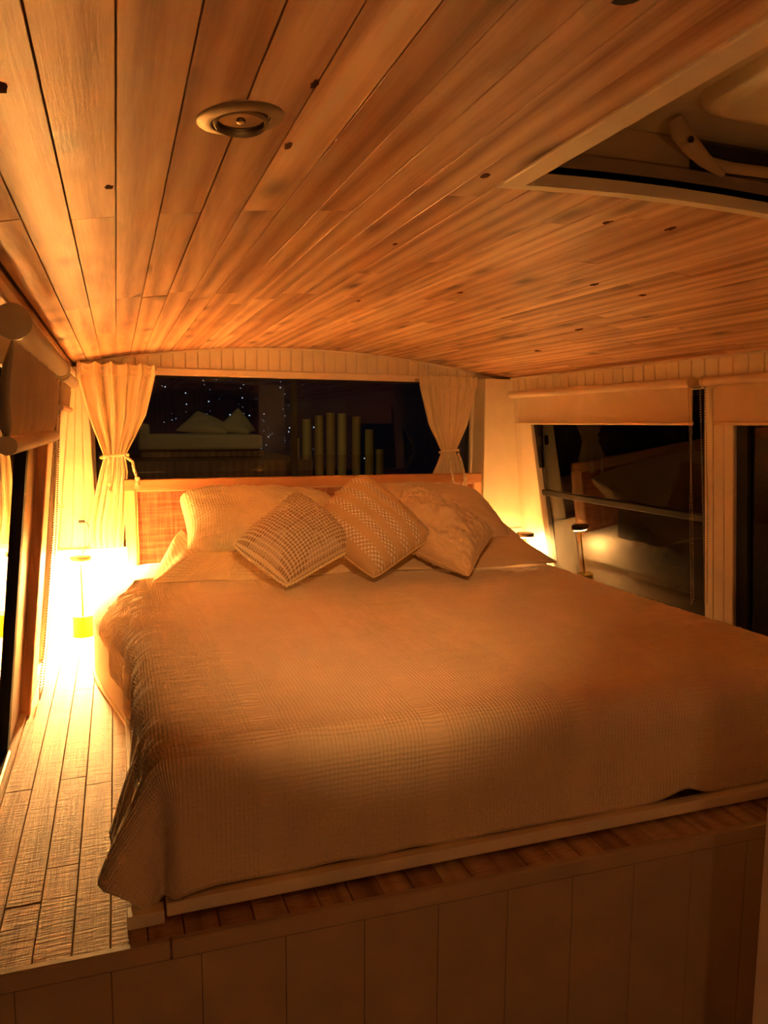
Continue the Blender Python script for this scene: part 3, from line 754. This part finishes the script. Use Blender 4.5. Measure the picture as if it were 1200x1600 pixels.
# rolled hem of the duvet
hem = [(fold_prof(0.33, 0.085, DUVF(y))) for y in [2.05 + 1.28 * i / 40 for i in range(41)]]
hp = [(0.11 - o_ - BULGE(2.05 + 1.28 * i / 40) - 0.001, 2.05 + 1.28 * i / 40, max(0.291 - dn, 0.009)) for i, (o_, dn) in enumerate(hem)]
MB().tube(hp, [0.007 + 0.002 * noise.noise(Vector((i * .5, 0, 0))) for i in range(41)], 8).build('hem', 'sheet', duv, True)

# ------------------------------------------------------------------ headboard
hb = thing('headboard', 'pine framed headboard with woven cane panel', 'headboard', (0.88, 3.37, 0))
def hbx(name, a, b, mat, bevel=0.003):
    o = MB().box(a, b).build(name, mat, hb, False, bevel); o.matrix_parent_inverse = Matrix.Translation((-0.88, -3.37, 0)); return o
hbx('top_rail', (0.024, 3.345, 0.612), (1.735, 3.383, 0.656), 'pine')
hbx('stile', (0.024, 3.347, 0.002), (0.068, 3.383, 0.6115), 'pine_v'); hbx('stile', (1.692, 3.347, 0.002), (1.735, 3.383, 0.6115), 'pine_v')
hbx('bottom_rail', (0.0685, 3.347, 0.20), (1.6915, 3.383, 0.25), 'pine')
hbx('bead', (0.0685, 3.350, 0.602), (1.6915, 3.360, 0.6118), 'shelf', 0.002); hbx('bead', (0.0685, 3.350, 0.25), (0.078, 3.360, 0.6018), 'pine_v', 0.002)
hbx('cane_panel', (0.068, 3.364, 0.249), (1.692, 3.372, 0.6125), 'cane', 0.0)

# ------------------------------------------------------------------ pillows and cushions
def pillow(name, mat, TL, TR, BR, BL, th, n=44, blunt=0.05, full=0.50, pinch=0.07, wr=0.004, seed=0.0, uv='m', power=2.6, sag=0.0, front=0.62, wrfreq=9.0, extra=None):
    TL, TR, BR, BL = map(Vector, (TL, TR, BR, BL))
    nrm = ((TR - BL).cross(TL - BR)).normalized()
    if nrm.y > 0: nrm = -nrm
    w = ((TR - TL).length + (BR - BL).length) / 2; hgt = ((TL - BL).length + (TR - BR).length) / 2
    V = []; UV = []; idx = {}
    def P(u, v):
        k = pinch
        uu = u * (1 - k * (1 - v * v) * abs(u) ** 3); vv = v * (1 - k * (1 - u * u) * abs(v) ** 3)
        c_ = 1 - blunt * (abs(u) * abs(v)) ** 5; uu *= c_; vv *= c_
        a = (uu + 1) / 2; b = (vv + 1) / 2
        return (TL * (1 - a) + TR * a) * b + (BL * (1 - a) + BR * a) * (1 - b)
    for side in (0, 1):
        for j in range(n + 1):
            for i in range(n + 1):
                if side and (i in (0, n) or j in (0, n)):
                    idx[1, i, j] = idx[0, i, j]; continue
                u = -math.cos(PI * i / n); v = -math.cos(PI * j / n)
                u = 0.5 * u + 0.5 * (-1 + 2 * i / n); v = 0.5 * v + 0.5 * (-1 + 2 * j / n)
                h = max(0.0, (1 - abs(u) ** power) * (1 - abs(v) ** power)) ** full
                edge = max(0.0, 1 - h)
                p = P(u, v); q = Vector((u * 2.2 + seed, v * 2.2, seed * 1.7))
                wrn = noise.noise(q * 0.9) * wr * 1.6 + ((1 - abs(noise.noise(Vector((u * 1.7 + seed, v * 1.7, 0)) * wrfreq * 0.33))) ** 6) * wr * 1.3
                wrn += noise.noise(q * 3.1) * wr * 0.5
                d = nrm * (th * (front if side == 0 else -(1 - front)) * h + wrn * (h ** 0.5) * (1 if side == 0 else -1))
                p = p + d; p.z -= sag * h
                if extra: p = extra(p, u, v, side)
                idx[side, i, j] = len(V); V.append(tuple(p))
                UV.append((u * w / 2, v * hgt / 2) if uv == 'm' else (u, v))
    F = []
    for side in (0, 1):
        for j in range(n):
            for i in range(n):
                q = [idx[side, i, j], idx[side, i + 1, j], idx[side, i + 1, j + 1], idx[side, i, j + 1]]
                F.append(tuple(q if side == 0 else q[::-1]))
    o = obj(name, V, F, mat, None, True, UV)
    o['_rim'] = 1
    rim = [idx[0, i, 0] for i in range(n)] + [idx[0, n, j] for j in range(n)] + [idx[0, i, n] for i in range(n, 0, -1)] + [idx[0, 0, j] for j in range(n, 0, -1)]
    pts = [Vector(V[i]) for i in rim]
    del o['_rim']
    return o, pts
def piping(o, pts, mat, r, name='piping', scallop=0):
    m = MB(); P = pts + [pts[0], pts[1]]
    if scallop:
        d = 0.0; out = []; rr = []
        c = sum(pts, Vector()) / len(pts)
        for a, b in zip(P[:-2], P[1:-1]):
            seg = (b - a).length; st = max(1, int(seg / 0.0025))
            for i in range(st):
                q = a.lerp(b, i / st); ph = abs(math.sin((d + seg * i / st) * PI / 0.013))
                out.append(q + (q - c).normalized() * 0.004 * ph); rr.append(r * (0.6 + 0.7 * ph))
            d += seg
        out.append(out[0]); rr.append(rr[0]); m.tube(out, rr, 6)
    else: m.tube(P[:-1], r, 6)
    return m.build(name, mat, o, True)

# sleeping pillow lying flat, lit yellow from the lamp
o, r_ = pillow('bed_pillow', 'pillow_w', (0.19, 3.325, 0.36), (0.84, 3.325, 0.36), (0.84, 2.93, 0.335), (0.165, 2.93, 0.335), 0.12, seed=3.1, front=0.5, wr=0.004)
tag(o, 'flat lower pillow peeking out beneath the waffle pillow at left', 'pillow')
# big waffle pillow leaning on the headboard
def lp_extra(p, u, v, side):
    p = p.copy(); t = sm(0.2, 1.0, -u) * sm(-0.2, -1.0, v)
    p.x -= 0.02 * t; return p
o, r_ = pillow('bed_pillow', 'pillow_w', (0.235, 3.30, 0.590), (0.935, 3.31, 0.560), (0.95, 2.95, 0.37), (0.25, 2.95, 0.36), 0.215, seed=1.2, wr=0.011, pinch=0.045, front=0.6, sag=0.0, extra=lp_extra)
tag(o, 'pale waffle-weave pillow leaning on left half of headboard', 'pillow')
# spread open flange of its pillowcase resting on the bed
def flange(name, parent, A, B, mat, seed, lift=0.012, nx=50, ny=14):
    """cloth strip between two polylines A (on the pillow) and B (on the bed)"""
    def samp(P, t):
        t *= len(P) - 1; i = min(int(t), len(P) - 2); return Vector(P[i]).lerp(Vector(P[i + 1]), t - i)
    V = []; UV = []
    for j in range(ny + 1):
        for i in range(nx + 1):
            s, t = i / nx, j / ny; q = samp(A, s).lerp(samp(B, s), t)
            q.z += lift * math.sin(PI * t) * 0.6 + lift * 0.9 * noise.noise(Vector((s * 7 + seed, t * 2.2, seed))) * sm(0, .3, t)
            q.z = max(q.z, 0.309)
            V.append(tuple(q)); UV.append((s * 0.7, t * 0.15))
    F = [(j * (nx + 1) + i, j * (nx + 1) + i + 1, (j + 1) * (nx + 1) + i + 1, (j + 1) * (nx + 1) + i) for j in range(ny) for i in range(nx)]
    f_ = obj(name, V, F, mat, parent, True, UV); so = f_.modifiers.new('t', 'SOLIDIFY'); so.thickness = 0.004; so.offset = 0
    MB().tube([V[ny * (nx + 1) + i] for i in range(nx + 1)], 0.0035, 6).build('hem', mat, f_, True)
    return f_
flange('flange', o, [(0.24, 3.15, 0.46), (0.30, 2.93, 0.40), (0.5, 2.91, 0.39), (0.93, 2.92, 0.39)], [(0.14, 3.02, 0.325), (0.108, 2.80, 0.316), (0.40, 2.77, 0.314), (0.93, 2.80, 0.314)], 'pillow_w', 2.2)
# plain pillow on the right
o, r_ = pillow('bed_pillow', 'pillow_p', (0.925, 3.305, 0.590), (1.690, 3.305, 0.570), (1.70, 2.92, 0.36), (0.96, 2.92, 0.36), 0.20, seed=5.5, wr=0.005, pinch=0.05, front=0.6)
tag(o, 'plain pillow leaning on right half of headboard behind linen cushion', 'pillow')
flange('flange', o, [(0.97, 2.90, 0.39), (1.4, 2.90, 0.40), (1.66, 2.92, 0.40), (1.70, 3.05, 0.44)], [(0.97, 2.76, 0.314), (1.4, 2.70, 0.314), (1.765, 2.69, 0.316), (1.79, 2.95, 0.330)], 'pillow_p', 8.4, 0.006)
# throw cushions standing on a corner
o, pts = pillow('throw_cushion', 'crochet', (0.641, 2.80, 0.633), (0.835, 2.615, 0.441), (0.535, 2.47, 0.338), (0.368, 2.60, 0.473), 0.21, seed=9.1, wr=0.005, pinch=0.03, uv='n')
tag(o, 'cream crocheted lace cushion standing on its corner', 'cushion')
piping(o, pts, 'rope', 0.004, 'scalloped_edge', 1)
o, pts = pillow('throw_cushion', 'stripe', (0.925, 2.855, 0.699), (1.150, 2.60, 0.468), (0.862, 2.49, 0.338), (0.668, 2.76, 0.505), 0.21, seed=12.7, wr=0.005, pinch=0.03, uv='n')
tag(o, 'tan cushion with bands of white woven tufts, tilted between its neighbours', 'cushion')
piping(o, pts, 'linen', 0.003)
for q in (pts[0],): pass
o, pts = pillow('throw_cushion', 'linen', (1.165, 2.93, 0.642), (1.437, 2.64, 0.466), (1.215, 2.42, 0.335), (0.97, 2.84, 0.45), 0.17, seed=17.3, wr=0.017, pinch=0.07, wrfreq=13)
tag(o, 'plain crumpled linen cushion at right of the cushions', 'cushion')
piping(o, pts, 'linen', 0.0025)

# ------------------------------------------------------------------ curtains with rope ties
def curtain(name, label, stations, pleats, amp, ybase, seed, nx=110, ny=70):
    """stations: (t, z, x_left, x_right, depth)"""
    th = thing(name, label, 'curtain', (0, ybase, 0))
    def at(t):
        for a, b in zip(stations[:-1], stations[1:]):
            if t <= b[0]:
                s = (t - a[0]) / (b[0] - a[0]); s = s * s * (3 - 2 * s); return [a[i] + (b[i] - a[i]) * s for i in range(1, 5)]
        return stations[-1][1:]
    V = []
    for j in range(ny + 1):
        z, xa, xb, dp = at(j / ny)
        for i in range(nx + 1):
            s = i / nx
            ph = 2 * PI * pleats * (s + 0.03 * noise.noise(Vector((s * 5 + seed, j / ny * 1.2, 0))))
            env = amp * dp * (0.75 + 0.5 * noise.noise(Vector((s * 6 + seed * 2, 0.3, j / ny))))
            yy = -env * (0.5 + 0.5 * math.sin(ph)) + 0.2 * env * math.sin(2.3 * ph + seed)
            x = xa + (xb - xa) * s + 0.12 * (xb - xa) / pleats * math.cos(ph)
            V.append((x, yy, z + (0.004 * math.sin(ph) if j == 0 else 0)))
    F = [(j * (nx + 1) + i, j * (nx + 1) + i + 1, (j + 1) * (nx + 1) + i + 1, (j + 1) * (nx + 1) + i) for j in range(ny) for i in range(nx)]
    o = obj('drape', V, F, 'curtain', th, True); so = o.modifiers.new('t', 'SOLIDIFY'); so.thickness = 0.003
    # gathered heading band
    V2 = []; nb = 10
    for j in range(nb + 1):
        for i in range(nx + 1):
            z, xa, xb, dp = at(0.0); s = i / nx
            ph = 2 * PI * pleats * (s + 0.03 * noise.noise(Vector((s * 5 + seed, 0, 0))))
            env = amp * dp * (0.75 + 0.5 * noise.noise(Vector((s * 6 + seed * 2, 0.3, 0))))
            yy = -env * (0.5 + 0.5 * math.sin(ph)) + 0.2 * env * math.sin(2.3 * ph + seed) - 0.004 - 0.004 * abs(math.sin(j / nb * PI * 2 + 2 * math.sin(ph)))
            V2.append((xa + (xb - xa) * s + 0.12 * (xb - xa) / pleats * math.cos(ph), yy, z + 0.006 - 0.050 * j / nb + 0.004 * math.sin(ph * 1.0)))
    F2 = [(j * (nx + 1) + i, j * (nx + 1) + i + 1, (j + 1) * (nx + 1) + i + 1, (j + 1) * (nx + 1) + i) for j in range(nb) for i in range(nx)]
    o2 = obj('heading', V2, F2, 'curtain', th, True); so = o2.modifiers.new('t', 'SOLIDIFY'); so.thickness = 0.002
    return th
def twist(m, pts, r, n_tw=0.010):
    """two-strand twisted rope along a polyline"""
    P = [Vector(pts[0])]
    for a, b in zip(pts[:-1], pts[1:]):
        a, b = Vector(a), Vector(b); n = max(2, int((b - a).length / 0.003))
        P += [a.lerp(b, (i + 1) / n) for i in range(n)]
    d = 0.0; S = ([], [])
    for i, p in enumerate(P):
        t = (P[min(i + 1, len(P) - 1)] - P[max(i - 1, 0)]).normalized()
        a = t.cross(Vector((0.2, 0.9, 0.3))).normalized(); b = t.cross(a)
        if i: d += (p - P[i - 1]).length
        for k in (0, 1):
            an = d / n_tw * PI + k * PI; S[k].append(p + (a * math.cos(an) + b * math.sin(an)) * r * 0.55)
    for k in (0, 1): m.tube(S[k], r * 0.62, 6)
def tie(parent, cx_, z, rx, ry, tails, r=0.0068):
    m = MB()
    loop = [(cx_ + rx * math.cos(a), -0.018 + ry * math.sin(a), z + 0.006 * math.cos(a + 0.6)) for a in [2 * PI * i / 28 for i in range(29)]]
    twist(m, loop, r); t = m.build('rope_tie', 'rope', parent, True)
    for pts in tails:
        m = MB(); twist(m, pts[:-1] , r * 0.9); tl = m.build('tail', 'rope', t, True)
        e = Vector(pts[-2]); kb = MB()
        kb.lathe([(0.003, 0.010), (0.010, 0.006), (0.011, -0.002), (0.006, -0.010), (0.009, -0.022), (0.011, -0.030), (0.004, -0.031)], 12, e, (0.05, 0.1, 1)); 
        for i in range(9):
            a = 2 * PI * i / 9; kb.tube([e + Vector((0.005 * math.cos(a), 0.005 * math.sin(a), -0.018)), e + Vector((0.013 * math.cos(a), 0.012 * math.sin(a), -0.036 - 0.004 * (i % 3)))], 0.002, 5)
        kb.build('knot', 'rope', t, True)
cl = curtain('curtain', 'left cream curtain tied with rope beside the glowing lamp', [(0, 1.142, -0.150, 0.160, 1.0), (0.12, 1.085, -0.148, 0.156, 1.0), (0.32, 0.93, -0.112, 0.118, 1.0), (0.515, 0.755, -0.052, 0.032, 0.75), (0.60, 0.69, -0.072, 0.040, 0.8), (0.82, 0.48, -0.122, 0.020, 0.7), (0.90, 0.41, -0.128, 0.012, 0.55), (1.0, 0.364, -0.118, 0.010, 0.45)], 5, 0.044, 3.385, 1.7)
tie(cl, -0.010, 0.757, 0.054, 0.028, [[(-0.028, -0.052, 0.753), (-0.030, -0.060, 0.70), (-0.034, -0.060, 0.640), (-0.034, -0.052, 0.6)], [(0.030, -0.045, 0.758), (0.062, -0.055, 0.735), (0.066, -0.056, 0.70), (0.078, -0.056, 0.662), (0.08, -0.056, 0.65)]])
cr = curtain('curtain', 'right cream curtain tied above the headboard end', [(0, 1.132, 1.405, 1.722, 1.0), (0.10, 1.085, 1.410, 1.720, 1.0), (0.45, 0.90, 1.462, 1.676, 1.0), (0.70, 0.762, 1.540, 1.614, 0.75), (0.80, 0.70, 1.512, 1.640, 0.8), (1.0, 0.59, 1.455, 1.685, 0.85)], 6, 0.030, 3.425, 6.3)
tie(cr, 1.577, 0.765, 0.049, 0.026, [[(1.557, -0.046, 0.760), (1.560, -0.075, 0.70), (1.568, -0.090, 0.64), (1.572, -0.090, 0.575), (1.57, -0.09, 0.5)], [(1.615, -0.043, 0.757), (1.622, -0.072, 0.71), (1.632, -0.088, 0.65), (1.634, -0.089, 0.635), (1.63, -0.09, 0.6)]])
for o in (cl, cr):
    xs = (-0.15, 0.175) if o is cl else (1.395, 1.735)
    MB().tube([(xs[0], 0.0, 1.128 if o is cl else 1.118), (xs[1], 0.0, 1.128 if o is cl else 1.118)], 0.004, 8).build('rod', 'steel', o, True)

# ------------------------------------------------------------------ roller blinds
def beads(m, pts, r, step):
    for a, b in zip(pts[:-1], pts[1:]):
        a, b = Vector(a), Vector(b); n = max(1, int((b - a).length / step))
        for i in range(n): m.ball(a.lerp(b, i / n), r, 4)
def blind(label, X, y0, y1, zr, zb, hemr, xs, pleat, chain_pts, capside, fab=None, r=0.018):
    """X(z): x of the fabric plane; xs: +1 fabric faces +x side room (left wall), -1 right wall"""
    t = thing('roller_blind', label, 'blind', (X(zr), (y0 + y1) / 2, zr))
    off = Vector((X(zr), (y0 + y1) / 2, zr))
    def loc(p): return tuple(Vector(p) - off)
    MB().tube([loc((X(zr), y0, zr)), loc((X(zr), y1, zr))], r, 20).build('roller', 'blind', t, True)
    for yy in (y0, y1):
        s = 1 if yy == y1 else -1
        MB().lathe([(r * 0.6, -0.001), (r * 1.16, 0.0), (r * 1.16, 0.010), (r * 0.8, 0.013)], 20, loc((X(zr), yy, zr)), (0, s, 0)).build('end_cap', 'plastic', t, True)
        mb = MB(); a = min(yy + s * 0.004, yy + s * 0.012); 
        mb.box(loc((min(X(zr), X(zr) - xs * 0.055), a, zr - 0.012)), loc((max(X(zr), X(zr) - xs * 0.055), a + 0.008, zr + 0.012))); mb.build('bracket', 'plastic', t, False, 0.002)
    fy0, fy1 = fab or (y0 + 0.015, y1 - 0.015)
    nx, ny = 90, 22; V = []
    for j in range(ny + 1):
        z = zr + (zb - zr) * j / ny
        for i in range(nx + 1):
            s = i / nx; yy = fy0 + (fy1 - fy0) * s
            w = pleat * sm(0, 0.4, j / ny) * (1.0 - 2.0 * abs(math.sin(s * PI * 7.5 + 0.9 * noise.noise(Vector((s * 6, j / ny, 3))))))
            w *= (1.0 - 0.75 * sm(0.8, 1.0, j / ny))
            V.append(loc((X(z) + xs * (-r * 0.2 + w), yy, z)))
    F = [(j * (nx + 1) + i, j * (nx + 1) + i + 1, (j + 1) * (nx + 1) + i + 1, (j + 1) * (nx + 1) + i) for j in range(ny) for i in range(nx)]
    o = obj('fabric', V, F, 'blind', t, True); so = o.modifiers.new('t', 'SOLIDIFY'); so.thickness = 0.0015; so.offset = 0
    MB().tube([loc((X(zb), fy0 - .003, zb)), loc((X(zb), fy1 + .003, zb))], hemr, 12).build('hem_bar', 'blind', t, True)
    if chain_pts:
        m = MB(); beads(m, [loc(p) for p in chain_pts], 0.0030, 0.0085); m.build('bead_chain', 'chain', t, True)
    return t
LX = lambda z: XL(z) + 0.062
blind('short gathered blind on a thick roller at upper left edge', LX, 1.085, 1.94, 1.028, 0.868, 0.013, 1, 0.013, None, 0, (1.10, 1.885), 0.020)
def onl(y, z, o_): return (XL(z) + o_, y, z)
blind('narrow far left blind rolled up beside the left curtain', LX, 2.02, 2.47, 1.020, 0.937, 0.008, 1, 0.004, [onl(2.31, 1.02, .03), onl(2.44, 0.82, .03), onl(2.55, 0.616, .03), onl(2.59, 0.445, .03), onl(2.555, 0.243, .03), onl(2.455, 0.076, .03), onl(2.48, 0.03, .03), onl(2.60, 0.03, .03), onl(2.71, 0.20, .03), onl(2.75, 0.416, .03), onl(2.70, 0.60, .03), onl(2.583, 0.82, .03), onl(2.436, 1.02, .03)], 0, None, 0.016)
RXF = lambda z: XR(z) - 0.040
blind('cream roller blind lowered a little over the big right window', RXF, 2.125, 3.385, 1.052, 0.908, 0.006, -1, 0.002, [(RXF(1.05) - .012, 2.118, 1.05), (RXF(.6) - .004, 2.110, 0.6), (RXF(.30), 2.108, 0.27), (RXF(.27), 2.120, 0.25), (RXF(.6), 2.126, 0.6), (RXF(1.05) + .01, 2.120, 1.04)], 0, (2.115, 3.33), 0.017)
blind('cream roller blind cut off by the right edge', RXF, 0.98, 2.05, 1.052, 0.908, 0.006, -1, 0.002, [(RXF(1.05) - .012, 2.062, 1.05), (RXF(.6) - .004, 2.058, 0.6), (RXF(.27), 2.054, 0.27), (RXF(.27), 2.044, 0.27), (RXF(.6), 2.040, 0.6), (RXF(1.05), 2.050, 1.04)], 0, (0.99, 2.005), 0.016)

# ------------------------------------------------------------------ table lamps
def table_lamp(label, x, y, z, led):
    t = thing('table_lamp', label, 'lamp', (x, y, z))
    MB().lathe([(0.041, 0.0), (0.043, 0.002), (0.043, 0.084), (0.041, 0.087), (0.010, 0.0875)], 40).build('base', 'brass', t, True)
    MB().lathe([(0.0042, 0.087), (0.0042, 0.322)], 16).build('stem', 'brass', t, True)
    MB().lathe([(0.0375, 0.3225), (0.043, 0.322), (0.0435, 0.326), (0.0435, 0.336), (0.041, 0.339), (0.002, 0.3395)], 40).build('head', 'bronze', t, True)
    MB().lathe([(0.0045, 0.3180), (0.0345, 0.3180), (0.0360, 0.3195), (0.0360, 0.3222), (0.0045, 0.3222)], 32).build('diffuser', led, t, True)
    return t
table_lamp('glowing brass table lamp standing on floorboards at left', -0.160, 3.315, 0.0, 'led')
table_lamp('table lamp half hidden beyond the right pillow', 1.870, 3.14, 0.035, 'led_r')
bx_r = bx('lamp_stand', (1.815, 3.06, 0.001), (1.985, 3.35, 0.0345), 'white', None, 0.003)
tag(bx_r, 'low cream block under the right table lamp', 'stand')

# charging lead from the wall socket to the left lamp
cd = thing('charging_lead', 'dark charging lead plugged into left corner pillar', 'cable', (-0.150, 3.39, 0.47))
def cpt(pts): return [(a + .150, b - 3.39, c - .47) for a, b, c in pts]
MB().box((-0.015, -0.006, 0.002), (0.010, 0.006, 0.013)).build('plug', 'cord', cd, False, 0.002)
MB().tube(cpt([(-0.142, 3.39, 0.478), (-0.132, 3.386, 0.474), (-0.124, 3.383, 0.455), (-0.122, 3.384, 0.41), (-0.125, 3.385, 0.375), (-0.135, 3.383, 0.366), (-0.150, 3.375, 0.352), (-0.158, 3.372, 0.30), (-0.158, 3.375, 0.10), (-0.17, 3.385, 0.01), (-0.20, 3.385, 0.006), (-0.235, 3.375, 0.006), (-0.245, 3.395, 0.006), (-0.255, 3.40, 0.006)]), 0.0018, 6).build('cord', 'cord', cd, True)
# coat hook high on the left boards
hk = thing('wall_hook', 'tiny white hook on boarded left corner', 'hook', (XL(.56) + .003, 3.22, 0.56))
MB().box((0, -0.006, -0.012), (0.003, 0.006, 0.012)).build('plate', 'plastic', hk, False, 0.001)
MB().tube([(0.002, 0, 0.002), (0.014, 0, -0.003), (0.022, 0, 0.006)], 0.003, 6).build('prong', 'plastic', hk, True)

# ------------------------------------------------------------------ night outside
gr = struct(bx('ground', (-14, -10, -1.9), (16, 22, -1.8), 'dirt'), 'dark ground outside the bus', 'ground')
deck = struct(MB().box((-0.8, 4.9, -1.8), (1.25, 6.4, 0.655)).build('trim_5', 'brownpost'), 'dark timber deck outside the rear window', 'deck')
sofa = thing('sofa_shape', 'faint cushioned sofa-like shape in left half of rear window', 'sofa', (0.55, 5.6, 0.655))  # sofa-like shape set behind the left half of the rear glass
MB().box((-0.40, -0.25, 0.0), (0.46, 0.3, 0.05)).build('base', 'brownpost', sofa, False, 0.01)
def soft_box(name, a, b, mat, parent):
    o = MB().box(a, b).build(name, mat, parent, True, 0.012); s = o.modifiers.new('s', 'SUBSURF'); s.levels = 2; s.render_levels = 2; return o
soft_box('seat_cushion', (-0.40, -0.27, 0.05), (0.45, 0.15, 0.17), 'curtain', sofa)
soft_box('bolster', (-0.42, -0.30, 0.05), (-0.33, 0.2, 0.24), 'curtain', sofa)
o, pts = pillow('back_cushion', 'curtain', (0.02, 0.12, 0.34), (0.30, 0.12, 0.20), (0.22, -0.05, 0.17), (-0.16, 0.05, 0.18), 0.08, 16); o.parent = sofa
o, pts = pillow('back_cushion', 'curtain', (0.33, 0.12, 0.37), (0.46, 0.12, 0.18), (0.38, -0.05, 0.17), (0.12, 0.05, 0.18), 0.08, 16); o.parent = sofa
fen = thing('bamboo_fence', 'faint row of pale bamboo poles outside the rear window', 'fence', (1.5, 5.0, -1.8))
xs_ = [1.155, 1.235, 1.325, 1.405, 1.485, 1.60, 1.685, 1.77]; tops = [0.80, 0.93, 0.955, 0.975, 0.97, 0.95, 0.86, 0.72]
for x, tp in zip(xs_, tops):
    m = MB(); prof = []; z = 0.0; hh = tp + 1.8
    while z < hh:
        prof += [(0.031, z), (0.0335, z + 0.006), (0.031, z + 0.012)]; z += 0.31
    prof = [q for q in prof if q[1] < hh - 0.01] + [(0.031, hh), (0.022, hh + 0.001)]
    m.lathe(prof, 12, (x - 1.5, random.uniform(-.02, .02), 0)).build('pole', 'log', fen, True)
sp = MB()  # tiny glowing balls added to give the glints in the window
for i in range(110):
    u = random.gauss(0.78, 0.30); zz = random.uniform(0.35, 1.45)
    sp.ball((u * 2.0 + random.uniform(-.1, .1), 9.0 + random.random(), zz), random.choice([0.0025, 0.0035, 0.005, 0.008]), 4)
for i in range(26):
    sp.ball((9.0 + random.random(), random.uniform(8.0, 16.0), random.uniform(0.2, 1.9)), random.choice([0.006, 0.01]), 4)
s_ = sp.build('glint_specks', 'spark'); s_['kind'] = 'stuff'; tag(s_, 'glowing specks added outside for the glints in the rear window', 'lights')
gl = thing('teal_speck', 'small teal speck glowing low in the rear window, on an added post', 'lamp', (1.85, 9.5, -1.8))  # teal glowing speck; the post under it is added
MB().lathe([(0.02, 0.0), (0.02, 1.935)], 10).build('post', 'alu', gl, True)
MB().ball((0, 0, 1.97), 0.035, 8).build('globe', 'spark_t', gl, True)

# far end of the cabin behind the photographer
struct(bx('wall_front', (-0.45, YF - 0.05, -0.75), (2.15, YF, 1.28), 'brownpost'), 'dark timber wall at the far end behind the photographer', 'wall')

# repeats of a kind belong together
for o in list(COL.objects):
    if o.parent: continue
    b = o.name.split('.')[0]
    g = {'throw_cushion': 'throw cushions in front of the pillows', 'bed_pillow': 'sleeping pillows at the headboard', 'curtain': 'curtains of the rear window',
         'roller_blind': 'roller blinds of the side windows', 'table_lamp': 'table lamps beside the bed', 'downlight': 'downlights in the plank ceiling'}.get(b)
    if g: o['group'] = g
